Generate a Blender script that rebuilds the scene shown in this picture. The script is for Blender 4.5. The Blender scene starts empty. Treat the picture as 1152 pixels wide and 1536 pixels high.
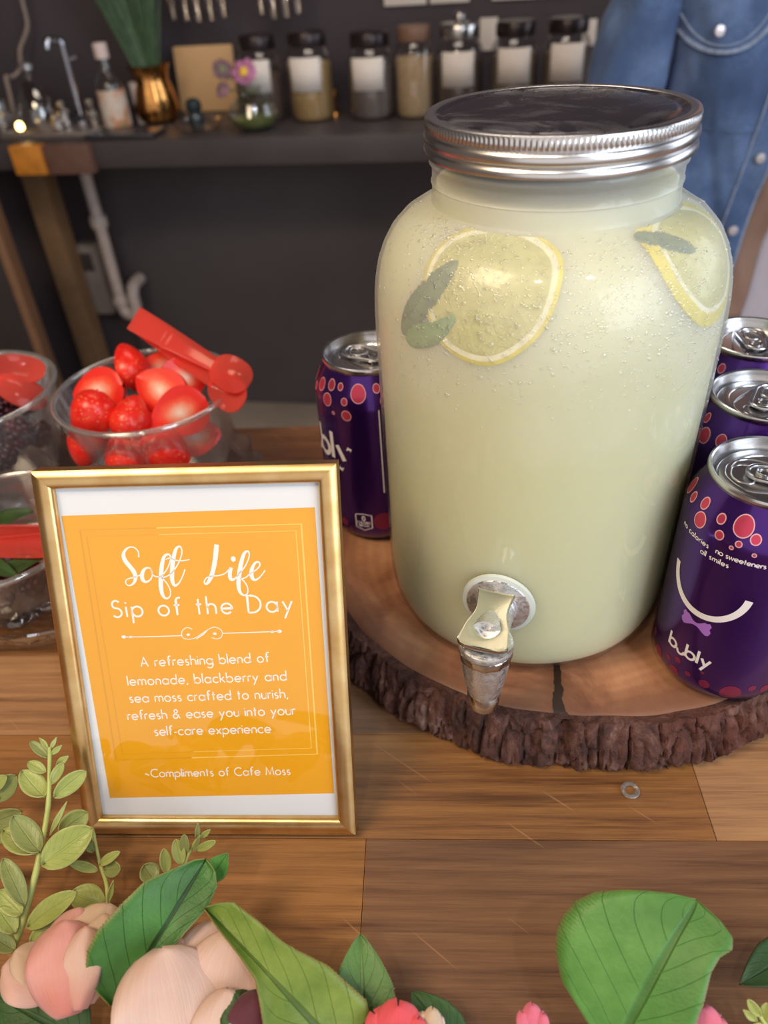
import bpy, bmesh, math, random
from mathutils import Vector, Matrix, noise
from math import sin, cos, pi, radians, sqrt, atan2

random.seed(7)
S = bpy.context.scene
COL = S.collection
PI = pi

# ------------------------------------------------------------------ camera, world, lights, exposure
FPX, PITCH, ROLL, HC = 1130.04, 0.655888, -0.070087, 0.346
FW = Vector((0, cos(PITCH), -sin(PITCH)))
_r = Vector((1, 0, 0)); _u = _r.cross(FW)
RT = cos(ROLL) * _r + sin(ROLL) * _u
UP = -sin(ROLL) * _r + cos(ROLL) * _u
CAM = Vector((0, 0, HC))
cd = bpy.data.cameras.new('camera'); cam = bpy.data.objects.new('camera', cd); COL.objects.link(cam)
cam.matrix_world = Matrix(((RT.x, UP.x, -FW.x, CAM.x), (RT.y, UP.y, -FW.y, CAM.y), (RT.z, UP.z, -FW.z, CAM.z), (0, 0, 0, 1)))
cd.sensor_fit = 'VERTICAL'; cd.sensor_height = 36.0; cd.lens = FPX / 1536 * 36.0
cd.clip_start = 0.01; cd.clip_end = 50
cd.dof.use_dof = True; cd.dof.focus_distance = 0.335; cd.dof.aperture_fstop = 8.2
S.camera = cam
S.view_settings.view_transform = 'Standard'; S.view_settings.look = 'None'
S.view_settings.gamma = 1; S.view_settings.use_curve_mapping = False
S.view_settings.exposure = 0.05
S.cycles.max_bounces = 12; S.cycles.transparent_max_bounces = 24
S.cycles.caustics_reflective = False; S.cycles.caustics_refractive = False
S.cycles.sample_clamp_indirect = 4.0

w = bpy.data.worlds.new('world'); S.world = w; w.use_nodes = True
bg = w.node_tree.nodes['Background']; bg.inputs[0].default_value = (1.0, 0.94, 0.90, 1); bg.inputs[1].default_value = 0.80

def area(name, loc, target, sx, sy, power, color):
    l = bpy.data.lights.new(name, 'AREA'); l.shape = 'RECTANGLE'; l.size = sx; l.size_y = sy; l.energy = power; l.color = color
    o = bpy.data.objects.new(name, l); COL.objects.link(o); o.location = loc
    o.rotation_euler = (Vector(target) - Vector(loc)).to_track_quat('-Z', 'Y').to_euler()
    return o
area('window_daylight', (1.25, -1.05, 0.85), (0.08, 0.35, 0.05), 1.2, 1.4, 27, (0.80, 0.91, 1.0))
area('ceiling_lamp_light', (-0.7, -0.1, 1.25), (-0.05, 0.35, 0.0), 0.5, 0.5, 12, (1.0, 0.78, 0.52))
area('glint_fill_light', (-0.25, -0.55, 1.5), (0.05, 0.35, 0.1), 0.07, 0.07, 3.2, (1.0, 0.9, 0.75))  # small light added for glints on the wet jar, no known lamp
area('glint_fill_light', (0.45, -0.45, 1.45), (0.08, 0.35, 0.1), 0.07, 0.07, 3.0, (0.95, 0.96, 1.0))  # second added glint light, from the right
area('side_window_daylight', (2.55, 1.0, 0.45), (0.2, 1.6, -0.5), 1.5, 1.7, 22, (0.82, 0.9, 1.0))
area('back_fill_light', (0.0, 1.25, 1.5), (0.0, 2.1, 0.1), 0.9, 0.5, 7.0, (1.0, 0.86, 0.72))  # fill light added to lift the dark background, no known lamp

# ------------------------------------------------------------------ picture-ray helpers (where a sight line meets a plane)
def ray(px, py):
    return ((px - 576) / FPX) * RT + (-(py - 768) / FPX) * UP + FW
def AZ(px, py, z):
    d = ray(px, py); return CAM + d * ((z - HC) / d.z)
def AY(px, py, Y):
    d = ray(px, py); return CAM + d * (Y / d.y)
def PX(p):
    q = Vector(p) - CAM; k = q.dot(FW)
    return 576 + FPX * q.dot(RT) / k, 768 - FPX * q.dot(UP) / k
def depth(p): return (Vector(p) - CAM).dot(FW)

# ------------------------------------------------------------------ colours and materials
def lin(c):
    return tuple((x / 12.92 if x <= 0.04045 else ((x + 0.055) / 1.055) ** 2.4) for x in c)
def C8(r, g, b): return lin((r / 255, g / 255, b / 255)) + (1,)

class NT:
    def __init__(s, name):
        s.m = bpy.data.materials.new(name); s.m.use_nodes = True
        s.t = s.m.node_tree; s.t.nodes.clear(); s.out = s.n('ShaderNodeOutputMaterial')
    def n(s, typ, **kw):
        nd = s.t.nodes.new(typ)
        for k, v in kw.items():
            if k == 'inp':
                for a, b in v.items():
                    if isinstance(b, bpy.types.NodeSocket): s.t.links.new(b, nd.inputs[a])
                    else: nd.inputs[a].default_value = b
            else: setattr(nd, k, v)
        return nd
    def link(s, a, b): s.t.links.new(a, b)
    def co(s, kind='Object', scale=(1, 1, 1), rot=(0, 0, 0), loc=(0, 0, 0)):
        tc = s.n('ShaderNodeTexCoord')
        mp = s.n('ShaderNodeMapping', inp={'Vector': tc.outputs[kind], 'Scale': scale, 'Rotation': rot, 'Location': loc})
        return mp.outputs[0]
    def noise(s, vec, scale, detail=4, rough=.55, dist=0):
        return s.n('ShaderNodeTexNoise', inp={'Vector': vec, 'Scale': scale, 'Detail': detail, 'Roughness': rough, 'Distortion': dist}).outputs['Fac']
    def ramp(s, fac, stops, interp='LINEAR'):
        r = s.n('ShaderNodeValToRGB', inp={'Fac': fac}); e = r.color_ramp; e.interpolation = interp
        while len(e.elements) < len(stops): e.elements.new(.5)
        for el, (p, c) in zip(e.elements, stops):
            el.position = p; el.color = c if hasattr(c, '__len__') else (c, c, c, 1)
        return r.outputs[0]
    def mix(s, fac, a, b, typ='MIX'):
        m = s.n('ShaderNodeMix', data_type='RGBA', blend_type=typ)
        for i, v in ((0, fac), (6, a), (7, b)):
            if isinstance(v, bpy.types.NodeSocket): s.link(v, m.inputs[i])
            else: m.inputs[i].default_value = v
        return m.outputs[2]
    def math(s, op, a, b=0.0, c=0.0):
        m = s.n('ShaderNodeMath', operation=op)
        for i, v in enumerate((a, b, c)):
            if isinstance(v, bpy.types.NodeSocket): s.link(v, m.inputs[i])
            else: m.inputs[i].default_value = v
        return m.outputs[0]
    def bump(s, h, strength, distance):
        return s.n('ShaderNodeBump', inp={'Height': h, 'Strength': strength, 'Distance': distance}).outputs[0]
    def bsdf(s, **kw):
        names = {'color': 'Base Color', 'rough': 'Roughness', 'metal': 'Metallic', 'normal': 'Normal', 'coat': 'Coat Weight', 'coatr': 'Coat Roughness',
                 'sss': 'Subsurface Weight', 'sssr': 'Subsurface Radius', 'ssss': 'Subsurface Scale', 'trans': 'Transmission Weight', 'ior': 'IOR', 'spec': 'Specular IOR Level',
                 'emit': 'Emission Color', 'emits': 'Emission Strength', 'sheen': 'Sheen Weight', 'alpha': 'Alpha', 'aniso': 'Anisotropic'}
        return s.n('ShaderNodeBsdfPrincipled', inp={names[k]: v for k, v in kw.items()})
    def done(s, sh):
        s.link(sh.outputs[0] if hasattr(sh, 'outputs') else sh, s.out.inputs[0]); return s.m

MATS = {}
def simple(name, rgb, rough=.5, metal=0, nscale=40, namt=.12, bscale=0, bstr=.2, bdist=.0005, **kw):
    if name in MATS: return MATS[name]
    t = NT(name); v = t.co(); c = C8(*rgb)
    f = t.noise(v, nscale)
    dark = tuple(x * (1 - namt) for x in c[:3]) + (1,); light = tuple(min(1, x * (1 + namt)) for x in c[:3]) + (1,)
    col = t.ramp(f, [(.3, dark), (.7, light)])
    kw2 = dict(color=col, rough=rough, metal=metal, **kw)
    if bscale: kw2['normal'] = t.bump(t.noise(v, bscale), bstr, bdist)
    MATS[name] = t.done(t.bsdf(**kw2)); return MATS[name]

def thin_glass(name, tint=(1, 1, 1), base=.06, edge=.85, rough=.02, power=3.2, white_mix=0.0, white_col=(.9, .9, .88, 1), bump=None, edgetint=None):
    t = NT(name)
    lw = t.n('ShaderNodeLayerWeight', inp={'Blend': .5}).outputs['Facing']
    f = t.math('POWER', lw, power)
    fac = t.math('MULTIPLY_ADD', f, edge - base, base)
    tcol = tint + (1,)
    tr = t.n('ShaderNodeBsdfTransparent', inp={'Color': t.mix(f, tcol, (edgetint or tuple(x * .75 for x in tint)) + (1,))})
    gl = t.n('ShaderNodeBsdfGlossy', inp={'Roughness': rough, 'Color': (1, 1, 1, 1)})
    if bump:
        v = t.co(); h = t.noise(v, bump[0], 2); t.link(t.bump(h, bump[1], bump[2]), gl.inputs['Normal'])
    m = t.n('ShaderNodeMixShader', inp={0: fac}); t.link(tr.outputs[0], m.inputs[1]); t.link(gl.outputs[0], m.inputs[2])
    if white_mix:
        df = t.n('ShaderNodeBsdfDiffuse', inp={'Color': white_col})
        m2 = t.n('ShaderNodeMixShader', inp={0: white_mix}); t.link(m.outputs[0], m2.inputs[1]); t.link(df.outputs[0], m2.inputs[2]); m = m2
    return t.done(m)

# ------------------------------------------------------------------ mesh builder
class MB:
    def __init__(s): s.v = []; s.f = []; s.mi = []; s.uv = None
    def add(s, vs, fs, mi=0, uv=None):
        o = len(s.v); s.v += [tuple(x) for x in vs]; s.f += [tuple(i + o for i in f) for f in fs]; s.mi += [mi] * len(fs)
        if uv is not None:
            if s.uv is None: s.uv = [(0, 0)] * o
            s.uv += uv
        elif s.uv is not None: s.uv += [(0, 0)] * len(vs)
        return s
    def lathe(s, prof, n=64, mi=0, c=(0, 0, 0), M=None, rf=None, a0=0, a1=2 * PI, cap0=False, cap1=False):
        full = abs(a1 - a0 - 2 * PI) < 1e-6; m = n if full else n + 1
        vs = []; fs = []
        for j, (r, z) in enumerate(prof):
            for i in range(m):
                a = a0 + (a1 - a0) * i / n; rr = r if rf is None else rf(r, z, a, j)
                p = Vector((rr * cos(a), rr * sin(a), z))
                vs.append((M @ p if M else p) + Vector(c))
        for j in range(len(prof) - 1):
            for i in range(n):
                k = (i + 1) % m
                fs.append((j * m + i, j * m + k, (j + 1) * m + k, (j + 1) * m + i))
        if cap0: fs.append(tuple(range(m))[::-1])
        if cap1: fs.append(tuple((len(prof) - 1) * m + i for i in range(m)))
        return s.add(vs, fs, mi)
    def tube(s, pts, r, n=8, mi=0, caps=True, closed=False, flat=1.0, upv=None):
        pts = [Vector(p) for p in pts]; m = len(pts); rs = r if hasattr(r, '__len__') else [r] * m
        vs = []; fs = []; prev = None
        for i, p in enumerate(pts):
            if closed: t = pts[(i + 1) % m] - pts[i - 1]
            else: t = pts[min(i + 1, m - 1)] - pts[max(i - 1, 0)]
            t.normalize()
            if prev is None:
                u = Vector(upv) if upv else (Vector((0, 0, 1)) if abs(t.z) < .9 else Vector((1, 0, 0)))
            else: u = prev
            u = (u - t * u.dot(t)).normalized(); b = t.cross(u); prev = u
            for k in range(n):
                a = 2 * PI * k / n; vs.append(p + (u * cos(a) * flat + b * sin(a)) * rs[i])
        rg = m if closed else m - 1
        for i in range(rg):
            for k in range(n):
                i2 = (i + 1) % m; k2 = (k + 1) % n
                fs.append((i * n + k, i * n + k2, i2 * n + k2, i2 * n + k))
        if caps and not closed:
            fs.append(tuple(range(n))[::-1]); fs.append(tuple((m - 1) * n + k for k in range(n)))
        return s.add(vs, fs, mi)
    def box(s, c, d, mi=0, M=None):
        x, y, z = (k / 2 for k in d)
        vs = [Vector((sx * x, sy * y, sz * z)) for sx in (-1, 1) for sy in (-1, 1) for sz in (-1, 1)]
        vs = [(M @ v if M else v) + Vector(c) for v in vs]
        return s.add(vs, [(0, 1, 3, 2), (4, 6, 7, 5), (0, 4, 5, 1), (2, 3, 7, 6), (0, 2, 6, 4), (1, 5, 7, 3)], mi)
    def grid(s, fn, nu, nv, mi=0):
        vs = []; uv = []; fs = []
        for i in range(nu + 1):
            for j in range(nv + 1):
                vs.append(fn(i / nu, j / nv)); uv.append((i / nu, j / nv))
        for i in range(nu):
            for j in range(nv):
                a = i * (nv + 1) + j; fs.append((a, a + 1, a + nv + 2, a + nv + 1))
        return s.add(vs, fs, mi, uv)
    def ell(s, c, r, nu=16, nv=10, mi=0, M=None):
        prof = [(max(1e-5, sin(PI * j / nv)), -cos(PI * j / nv)) for j in range(nv + 1)]
        R3 = Matrix.Diagonal(Vector(r)) if hasattr(r, '__len__') else Matrix.Diagonal(Vector((r, r, r)))
        return s.lathe(prof, nu, mi, c, (M @ R3) if M else R3)
    def ribbon(s, pl, wd, mp, mi=0, cap=False):
        n = len(pl); vs = []; fs = []
        ws = wd if hasattr(wd, '__len__') else [wd] * n
        for i in range(n):
            a = pl[max(i - 1, 0)]; b = pl[min(i + 1, n - 1)]
            tx, ty = b[0] - a[0], b[1] - a[1]; L = math.hypot(tx, ty) or 1
            nx, ny = -ty / L * ws[i] / 2, tx / L * ws[i] / 2
            if 0 < i < n - 1:
                p0, p1, p2 = pl[i - 1], pl[i], pl[i + 1]
                d1 = Vector((p1[0] - p0[0], p1[1] - p0[1])).normalized(); d2 = Vector((p2[0] - p1[0], p2[1] - p1[1])).normalized()
                k = max(.5, sqrt(max(0, (1 + d1.dot(d2)) / 2))); nx /= k; ny /= k
            vs += [mp(pl[i][0] + nx, pl[i][1] + ny), mp(pl[i][0] - nx, pl[i][1] - ny)]
        for i in range(n - 1): fs.append((2 * i, 2 * i + 1, 2 * i + 3, 2 * i + 2))
        s.add(vs, fs, mi)
        if cap:
            for i in (0, n - 1): s.disc2(pl[i], ws[i] / 2, mp, mi, 10)
        return s
    def disc2(s, c, r, mp, mi=0, n=24, ry=None):
        ry = ry or r
        vs = [mp(*c)] + [mp(c[0] + r * cos(2 * PI * k / n), c[1] + ry * sin(2 * PI * k / n)) for k in range(n)]
        return s.add(vs, [(0, 1 + k, 1 + (k + 1) % n) for k in range(n)], mi)
    def poly2(s, pts, mp, mi=0):
        return s.add([mp(*p) for p in pts], [tuple(range(len(pts)))], mi)
    def build(s, name, mats, parent=None, smooth=True, angle=38, bevel=0, recalc=True, solid=0, sub=0, loc=None, world=False):
        me = bpy.data.meshes.new(name)
        vs = s.v
        if world and parent is not None:
            root = parent.parent or parent; off = Vector(root.location); vs = [tuple(Vector(p) - off) for p in s.v]
        me.from_pydata(vs, [], s.f)
        if s.uv:
            l = me.uv_layers.new(name='UVMap')
            for lp in me.loops: l.data[lp.index].uv = s.uv[lp.vertex_index]
        if not isinstance(mats, (list, tuple)): mats = [mats]
        for m in mats: me.materials.append(m)
        for p, k in zip(me.polygons, s.mi): p.material_index = k
        bm = bmesh.new(); bm.from_mesh(me)
        if recalc:
            bmesh.ops.remove_doubles(bm, verts=bm.verts, dist=1e-6) if s.uv is None else None
            bmesh.ops.recalc_face_normals(bm, faces=bm.faces)
        if bevel:
            bmesh.ops.bevel(bm, geom=[e for e in bm.edges if e.calc_face_angle(0) > .5], offset=bevel, segments=2, affect='EDGES', profile=.6)
        for f in bm.faces: f.smooth = smooth
        if smooth:
            for e in bm.edges: e.smooth = e.calc_face_angle(0) < radians(angle)
        bm.to_mesh(me); bm.free()
        o = bpy.data.objects.new(name, me); COL.objects.link(o)
        if parent is not None: o.parent = parent
        if loc is not None: o.location = loc
        if solid:
            md = o.modifiers.new('thickness', 'SOLIDIFY'); md.thickness = solid; md.offset = 0
        if sub:
            md = o.modifiers.new('smooth', 'SUBSURF'); md.levels = sub; md.render_levels = sub
        return o

def tag(o, label=None, cat=None, group=None, kind=None):
    if label: o['label'] = label
    if cat: o['category'] = cat
    if group: o['group'] = group
    if kind: o['kind'] = kind
    return o
def thing(name, label, cat, loc=(0, 0, 0), rot=(0, 0, 0), group=None):
    o = bpy.data.objects.new(name, None); o.empty_display_size = .02; COL.objects.link(o)
    o.location = loc; o.rotation_euler = rot
    return tag(o, label, cat, group)
def dup(root, loc, rot=None, label=None):
    r = root.copy(); COL.objects.link(r); r.location = loc
    if rot is not None: r.rotation_euler = rot
    if label: r['label'] = label
    for ch in list(root.children):
        c = ch.copy(); COL.objects.link(c); c.parent = r
        for g in list(ch.children):
            d = g.copy(); COL.objects.link(d); d.parent = c
    return r
def smoothpts(pts, n=8, closed=False):
    P = [Vector(p) for p in pts]; out = []; m = len(P)
    for i in range(m if closed else m - 1):
        if closed: p0, p1, p2, p3 = P[i - 1], P[i], P[(i + 1) % m], P[(i + 2) % m]
        else: p0, p1, p2, p3 = P[max(i - 1, 0)], P[i], P[i + 1], P[min(i + 2, m - 1)]
        for k in range(n):
            t = k / n
            out.append(.5 * ((2 * p1) + (-p0 + p2) * t + (2 * p0 - 5 * p1 + 4 * p2 - p3) * t * t + (-p0 + 3 * p1 - 3 * p2 + p3) * t ** 3))
    if not closed: out.append(P[-1])
    return out
def interp(xs, ys, x):
    if x <= xs[0]: return ys[0]
    for i in range(1, len(xs)):
        if x <= xs[i]: return ys[i - 1] + (ys[i] - ys[i - 1]) * (x - xs[i - 1]) / (xs[i] - xs[i - 1])
    return ys[-1]

# ------------------------------------------------------------------ the setting
FLOORZ = -0.9
CE = Vector((cos(radians(-11.6)), sin(radians(-11.6)), 0)); CN = Vector((-CE.y, CE.x, 0)); CA = Vector((-0.447, 1.884, 0))
def CF(s, d, z=0): return CA + CE * s + CN * d + Vector((0, 0, z))
CROT = radians(-11.6)
WALLD = 0.43
m_floor = simple('floor_concrete', (176, 158, 144), .75, nscale=3, namt=.15, bscale=60, bstr=.1)
m_wall = simple('dark_painted_wall', (72, 64, 70), .85, nscale=4, namt=.1)  # base grey lifted to carry the haze over the background
m_panel = simple('dark_panel_paint', (82, 76, 80), .6, nscale=3, namt=.15)  # panel grey also lifted for haze
m_ceil = simple('ceiling_paint', (70, 64, 64), .9)
m_side = simple('side_wall_paint', (150, 140, 132), .9)
fl = MB().box((0, 0.6, FLOORZ - .05), (5.4, 5.6, .1)).build('floor', m_floor, smooth=False); tag(fl, kind='structure')
M11 = Matrix.Rotation(CROT, 3, 'Z')
wb = MB().box(CF(.5, WALLD + .05, (1.75 + FLOORZ) / 2), (5.4, .1, 1.75 - FLOORZ), M=M11).build('wall_back', m_wall, smooth=False); tag(wb, kind='structure')
o = MB().box((-2.72, .6, .425), (.1, 5.6, 2.65)).build('wall_left', m_side, smooth=False); tag(o, kind='structure')
o = MB().box((2.72, .6, .425), (.1, 5.6, 2.65)).build('wall_right', m_side, smooth=False); tag(o, kind='structure')
o = MB().box((0, .6, 1.8), (5.5, 5.6, .1)).build('ceiling', m_ceil, smooth=False); tag(o, kind='structure')

# ------------------------------------------------------------------ the wooden table
TY = radians(-4.6); TE = Vector((cos(TY), sin(TY), 0)); TN = Vector((-sin(TY), cos(TY), 0))
def wood_plank_mat(name, c1, c2, c3, rough=.42):
    t = NT(name)
    v = t.co('Object', rot=(0, 0, -TY))
    st = t.n('ShaderNodeVectorMath', operation='MULTIPLY', inp={0: v, 1: (5, 190, 20)}).outputs[0]
    g = t.noise(st, 1.0, 6, .65, .5)
    big = t.noise(t.n('ShaderNodeVectorMath', operation='MULTIPLY', inp={0: v, 1: (3, 40, 5)}).outputs[0], 1.0, 3, .6, 1.2)
    fine = t.noise(t.n('ShaderNodeVectorMath', operation='MULTIPLY', inp={0: v, 1: (40, 1500, 60)}).outputs[0], 1.0, 2, .6)
    f = t.math('ADD', t.math('MULTIPLY', g, .46), t.math('ADD', t.math('MULTIPLY', big, .36), t.math('MULTIPLY', fine, .2)))
    col = t.ramp(f, [(.38, c3), (.5, c1), (.64, c2)])
    # knots and fine scratches
    sc = t.n('ShaderNodeVectorMath', operation='MULTIPLY', inp={0: t.co('Object', rot=(0, 0, .75)), 1: (14, 320, 1)}).outputs[0]
    scm = t.ramp(t.noise(sc, 1.0, 1, .3), [(.735, 0), (.76, 1)])
    col = t.mix(t.math('MULTIPLY', scm, .35), col, C8(200, 150, 105))
    bp = t.bump(t.math('ADD', fine, t.math('MULTIPLY', g, .6)), .12, .0004)
    return t.done(t.bsdf(color=col, rough=t.ramp(fine, [(0, rough - .06), (1, rough + .12)]), normal=bp, coat=.15, coatr=.3))
WP = [wood_plank_mat('table_wood_honey', C8(142, 96, 54), C8(172, 120, 70), C8(94, 58, 33)),
      wood_plank_mat('table_wood_brown', C8(118, 82, 57), C8(140, 101, 70), C8(82, 54, 39)),
      wood_plank_mat('table_wood_light', C8(164, 120, 84), C8(190, 144, 100), C8(122, 84, 58)),
      wood_plank_mat('table_wood_rust', C8(124, 81, 52), C8(148, 101, 66), C8(86, 53, 36))]
table = thing('wooden_table', 'wooden plank table carrying the drink jar, sign and flowers', 'table', (0, 0.3, FLOORZ))
mb = MB(); rnd = random.Random(3)
joints = {-1: [-.035, .5], 0: [-.36, .13, .52], 1: [-.2, .27], 2: [-.45, .05, .6]}
pat = {-1: [0, 1, 1, 0], 0: [3, 0, 2, 0], 1: [2, 1, 0, 3], 2: [1, 0, 3, 2]}
VE = [-.06, .075, .1905, .25, .3095, .369, .4285, .488, .5475, .576]
for k in range(-2, 7):
    v0, v1 = VE[k + 2], VE[k + 3]
    js = [-.95] + joints.get(k, sorted([rnd.uniform(-.8, -.2), rnd.uniform(0, .7)])) + [.85]
    if v1 <= v0: continue
    for i in range(len(js) - 1):
        a, b = js[i] + .00012, js[i + 1] - .00012
        c = TE * ((a + b) / 2) + TN * ((v0 + v1) / 2) + Vector((0, 0, -.014))
        mi = pat[k][i % 4] if k in pat else rnd.randrange(4)
        mb.box(c, (b - a, v1 - v0 - .0003, .028), mi, Matrix.Rotation(TY, 3, 'Z'))
mb.build('tabletop', WP, table, smooth=False, recalc=False, bevel=.0003, world=True)
m_apron = simple('table_underside_wood', (96, 62, 38), .6)
for su in (-.85, .75):
    for sv in (.02, .52):
        p = TE * su + TN * sv
        MB().box((p.x, p.y, (FLOORZ - .028) / 2 - .001), (.06, .06, -FLOORZ - .03)).build('leg', m_apron, table, smooth=False, world=True)
p = TE * -.05 + TN * .27
MB().box((p.x, p.y, -.06), (1.5, .46, .062), M=Matrix.Rotation(TY, 3, 'Z')).build('apron', m_apron, table, smooth=False, world=True)

# ------------------------------------------------------------------ the wood slice
ST = .033
SX, SY, SA, SB = .115, .365, .158, .142
def sliceR(a):
    e = SA * SB / sqrt((SB * cos(a)) ** 2 + (SA * sin(a)) ** 2)
    notch = -.006 * math.exp(-((a - radians(-104)) / .03) ** 2)
    return e + .0035 * noise.noise((cos(a) * 1.6, sin(a) * 1.6, 3.1)) + .0015 * noise.noise((cos(a) * 6, sin(a) * 6, 1.1)) + notch
slice_ = thing('wood_slice', 'round live-edge wood slice with dark bark under the drink jar', 'wood slice', (SX, SY, 0))
t = NT('cut_wood_face')
v = t.co('Object'); sv = t.n('ShaderNodeVectorMath', operation='MULTIPLY', inp={0: v, 1: (1, 1.1, 1)}).outputs[0]
nz = t.noise(v, 12, 5, .6); 
ln = t.n('ShaderNodeVectorMath', operation='LENGTH', inp={0: sv}).outputs['Value']
rr = t.math('ADD', ln, t.math('MULTIPLY', nz, .03))
rings = t.math('SINE', t.math('MULTIPLY', rr, 950))
blot = t.noise(v, 16, 5, .65, .8)
col = t.ramp(blot, [(.28, C8(124, 76, 54)), (.5, C8(184, 128, 94)), (.72, C8(206, 156, 118))])
col = t.mix(t.math('MULTIPLY_ADD', rings, .07, .08), col, C8(100, 55, 36))
edge = t.ramp(rr, [(.147, 0), (.163, 1)])
col = t.mix(t.math('MULTIPLY', edge, .7), col, C8(96, 56, 40))
# the drying crack that runs from under the jar out to the bark
sp = t.n('ShaderNodeSeparateXYZ', inp={0: v})
cx = t.math('ADD', sp.outputs[0], t.math('MULTIPLY_ADD', sp.outputs[1], -.16, .0137))
cx = t.math('ADD', cx, t.math('MULTIPLY', t.math('SUBTRACT', t.noise(v, 70, 3), .5), .007))
wcr = t.n('ShaderNodeMapRange', inp={0: sp.outputs[1], 1: -.14, 2: -.09, 3: .0030, 4: .0012}).outputs[0]
crack = t.math('LESS_THAN', t.math('ABSOLUTE', cx), wcr)
crack = t.math('MULTIPLY', crack, t.math('LESS_THAN', sp.outputs[1], -.06))
halo = t.n('ShaderNodeMapRange', inp={0: t.math('ABSOLUTE', cx), 1: .001, 2: .008, 3: .55, 4: 0}).outputs[0]
halo = t.math('MULTIPLY', halo, t.math('LESS_THAN', sp.outputs[1], -.06))
col = t.mix(halo, col, C8(110, 62, 40))
col = t.mix(crack, col, C8(48, 28, 22))
m_cut = t.done(t.bsdf(color=col, rough=.5, normal=t.bump(t.math('SUBTRACT', t.noise(v, 140, 3), t.math('MULTIPLY', crack, 3)), .25, .0008), coat=.1, coatr=.35))
NS = 240
def top_pt(i, k):
    a = 2 * PI * i / NS; r = (sliceR(a) - .0065) * k
    return Vector((r * cos(a), r * sin(a), ST - (.0012 if k == 1 else 0)))
mb = MB(); KS = [.25, .5, .75, .9, .985, 1]
vs = [Vector((0, 0, ST))] + [top_pt(i, k) for k in KS for i in range(NS)]
fs = [(0, 1 + i, 1 + (i + 1) % NS) for i in range(NS)]
for q in range(len(KS) - 1):
    for i in range(NS):
        j = (i + 1) % NS; fs.append((1 + q * NS + i, 1 + (q + 1) * NS + i, 1 + (q + 1) * NS + j, 1 + q * NS + j))
# underside, so the cut wood is a solid core
o = len(vs); vs += [Vector((top_pt(i, 1).x, top_pt(i, 1).y, .002)) for i in range(NS)] + [Vector((0, 0, .002))]
for i in range(NS):
    j = (i + 1) % NS; b = 1 + (len(KS) - 1) * NS
    fs += [(b + i, o + i, o + j, b + j), (o + i, o + NS, o + j)]
MB().add(vs, fs).build('wood_core', m_cut, slice_)
t = NT('tree_bark'); v = t.co('Object')
n1 = t.noise(t.n('ShaderNodeVectorMath', operation='MULTIPLY', inp={0: v, 1: (1, 1, .55)}).outputs[0], 70, 7, .75, .8); n2 = t.noise(v, 260, 5, .75); n3 = t.noise(v, 18, 3, .6)
col = t.ramp(n1, [(.30, C8(28, 17, 16)), (.45, C8(74, 44, 38)), (.56, C8(102, 66, 57)), (.70, C8(140, 112, 104))])
col = t.mix(t.math('MULTIPLY', t.ramp(n3, [(.5, 0), (.7, 1)]), .35), col, C8(120, 56, 40))
m_bark = t.done(t.bsdf(color=col, rough=.8, normal=t.bump(t.math('ADD', n1, n2), .8, .002)))
def bark_pt(i, j, NB, NZ):
    a = 2 * PI * i / NB; zf = j / NZ
    base = sliceR(a) + .0075 * sin(min(1, zf * 1.25) * PI / 2) - .004 * max(0, zf - .85) / .15
    z = (ST + .0002) * (1 - zf)
    P = Vector((cos(a) * base * 80, sin(a) * base * 80, z * 20 + 1.5 * noise.noise((cos(a) * 9, sin(a) * 9, 4))))
    d, _ = noise.voronoi(P); cr = min(1, (d[1] - d[0]) * 5.5) ** .6
    P2 = Vector((P.x * 2.4, P.y * 2.4, P.z * 1.6)); d2, _ = noise.voronoi(P2); cr2 = min(1, (d2[1] - d2[0]) * 4)
    h = -.0046 * (1 - cr) - .0016 * (1 - cr2) + .0026 * noise.noise(P * .45) + .0010 * noise.noise(Vector((P.x * 5, P.y * 5, P.z * 2))) + .0006 * noise.noise(P * 9)
    notch = -.007 * math.exp(-((a - 2 * PI + radians(104)) / .035) ** 2) * (1 - zf * .7)
    r = base + h * min(1, .35 + zf * 2.2) + notch
    return Vector((r * cos(a), r * sin(a), max(.0, z + (.0012 * noise.noise(P * .8) if 0 < j < NZ else (.0008 * noise.noise(P * 1.5) if j == 0 else 0)))))
NB, NZ = 900, 22
vs = []; fs = []
for i in range(NB):
    a = 2 * PI * i / NB; rI = sliceR(a) - .0066
    vs.append(Vector((rI * cos(a), rI * sin(a), ST - .0010)))
    rM = sliceR(a) - .0035
    vs.append(Vector((rM * cos(a), rM * sin(a), ST - .0004 + .0012 * noise.noise((cos(a) * 30, sin(a) * 30, 0)))))
    for j in range(NZ + 1): vs.append(bark_pt(i, j, NB, NZ))
    vs.append(Vector((rI * cos(a), rI * sin(a), 0)))
W_ = NZ + 4
for i in range(NB):
    k = (i + 1) % NB
    for j in range(W_ - 1): fs.append((i * W_ + j, i * W_ + j + 1, k * W_ + j + 1, k * W_ + j))
MB().add(vs, fs).build('bark', m_bark, slice_, angle=50)

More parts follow.
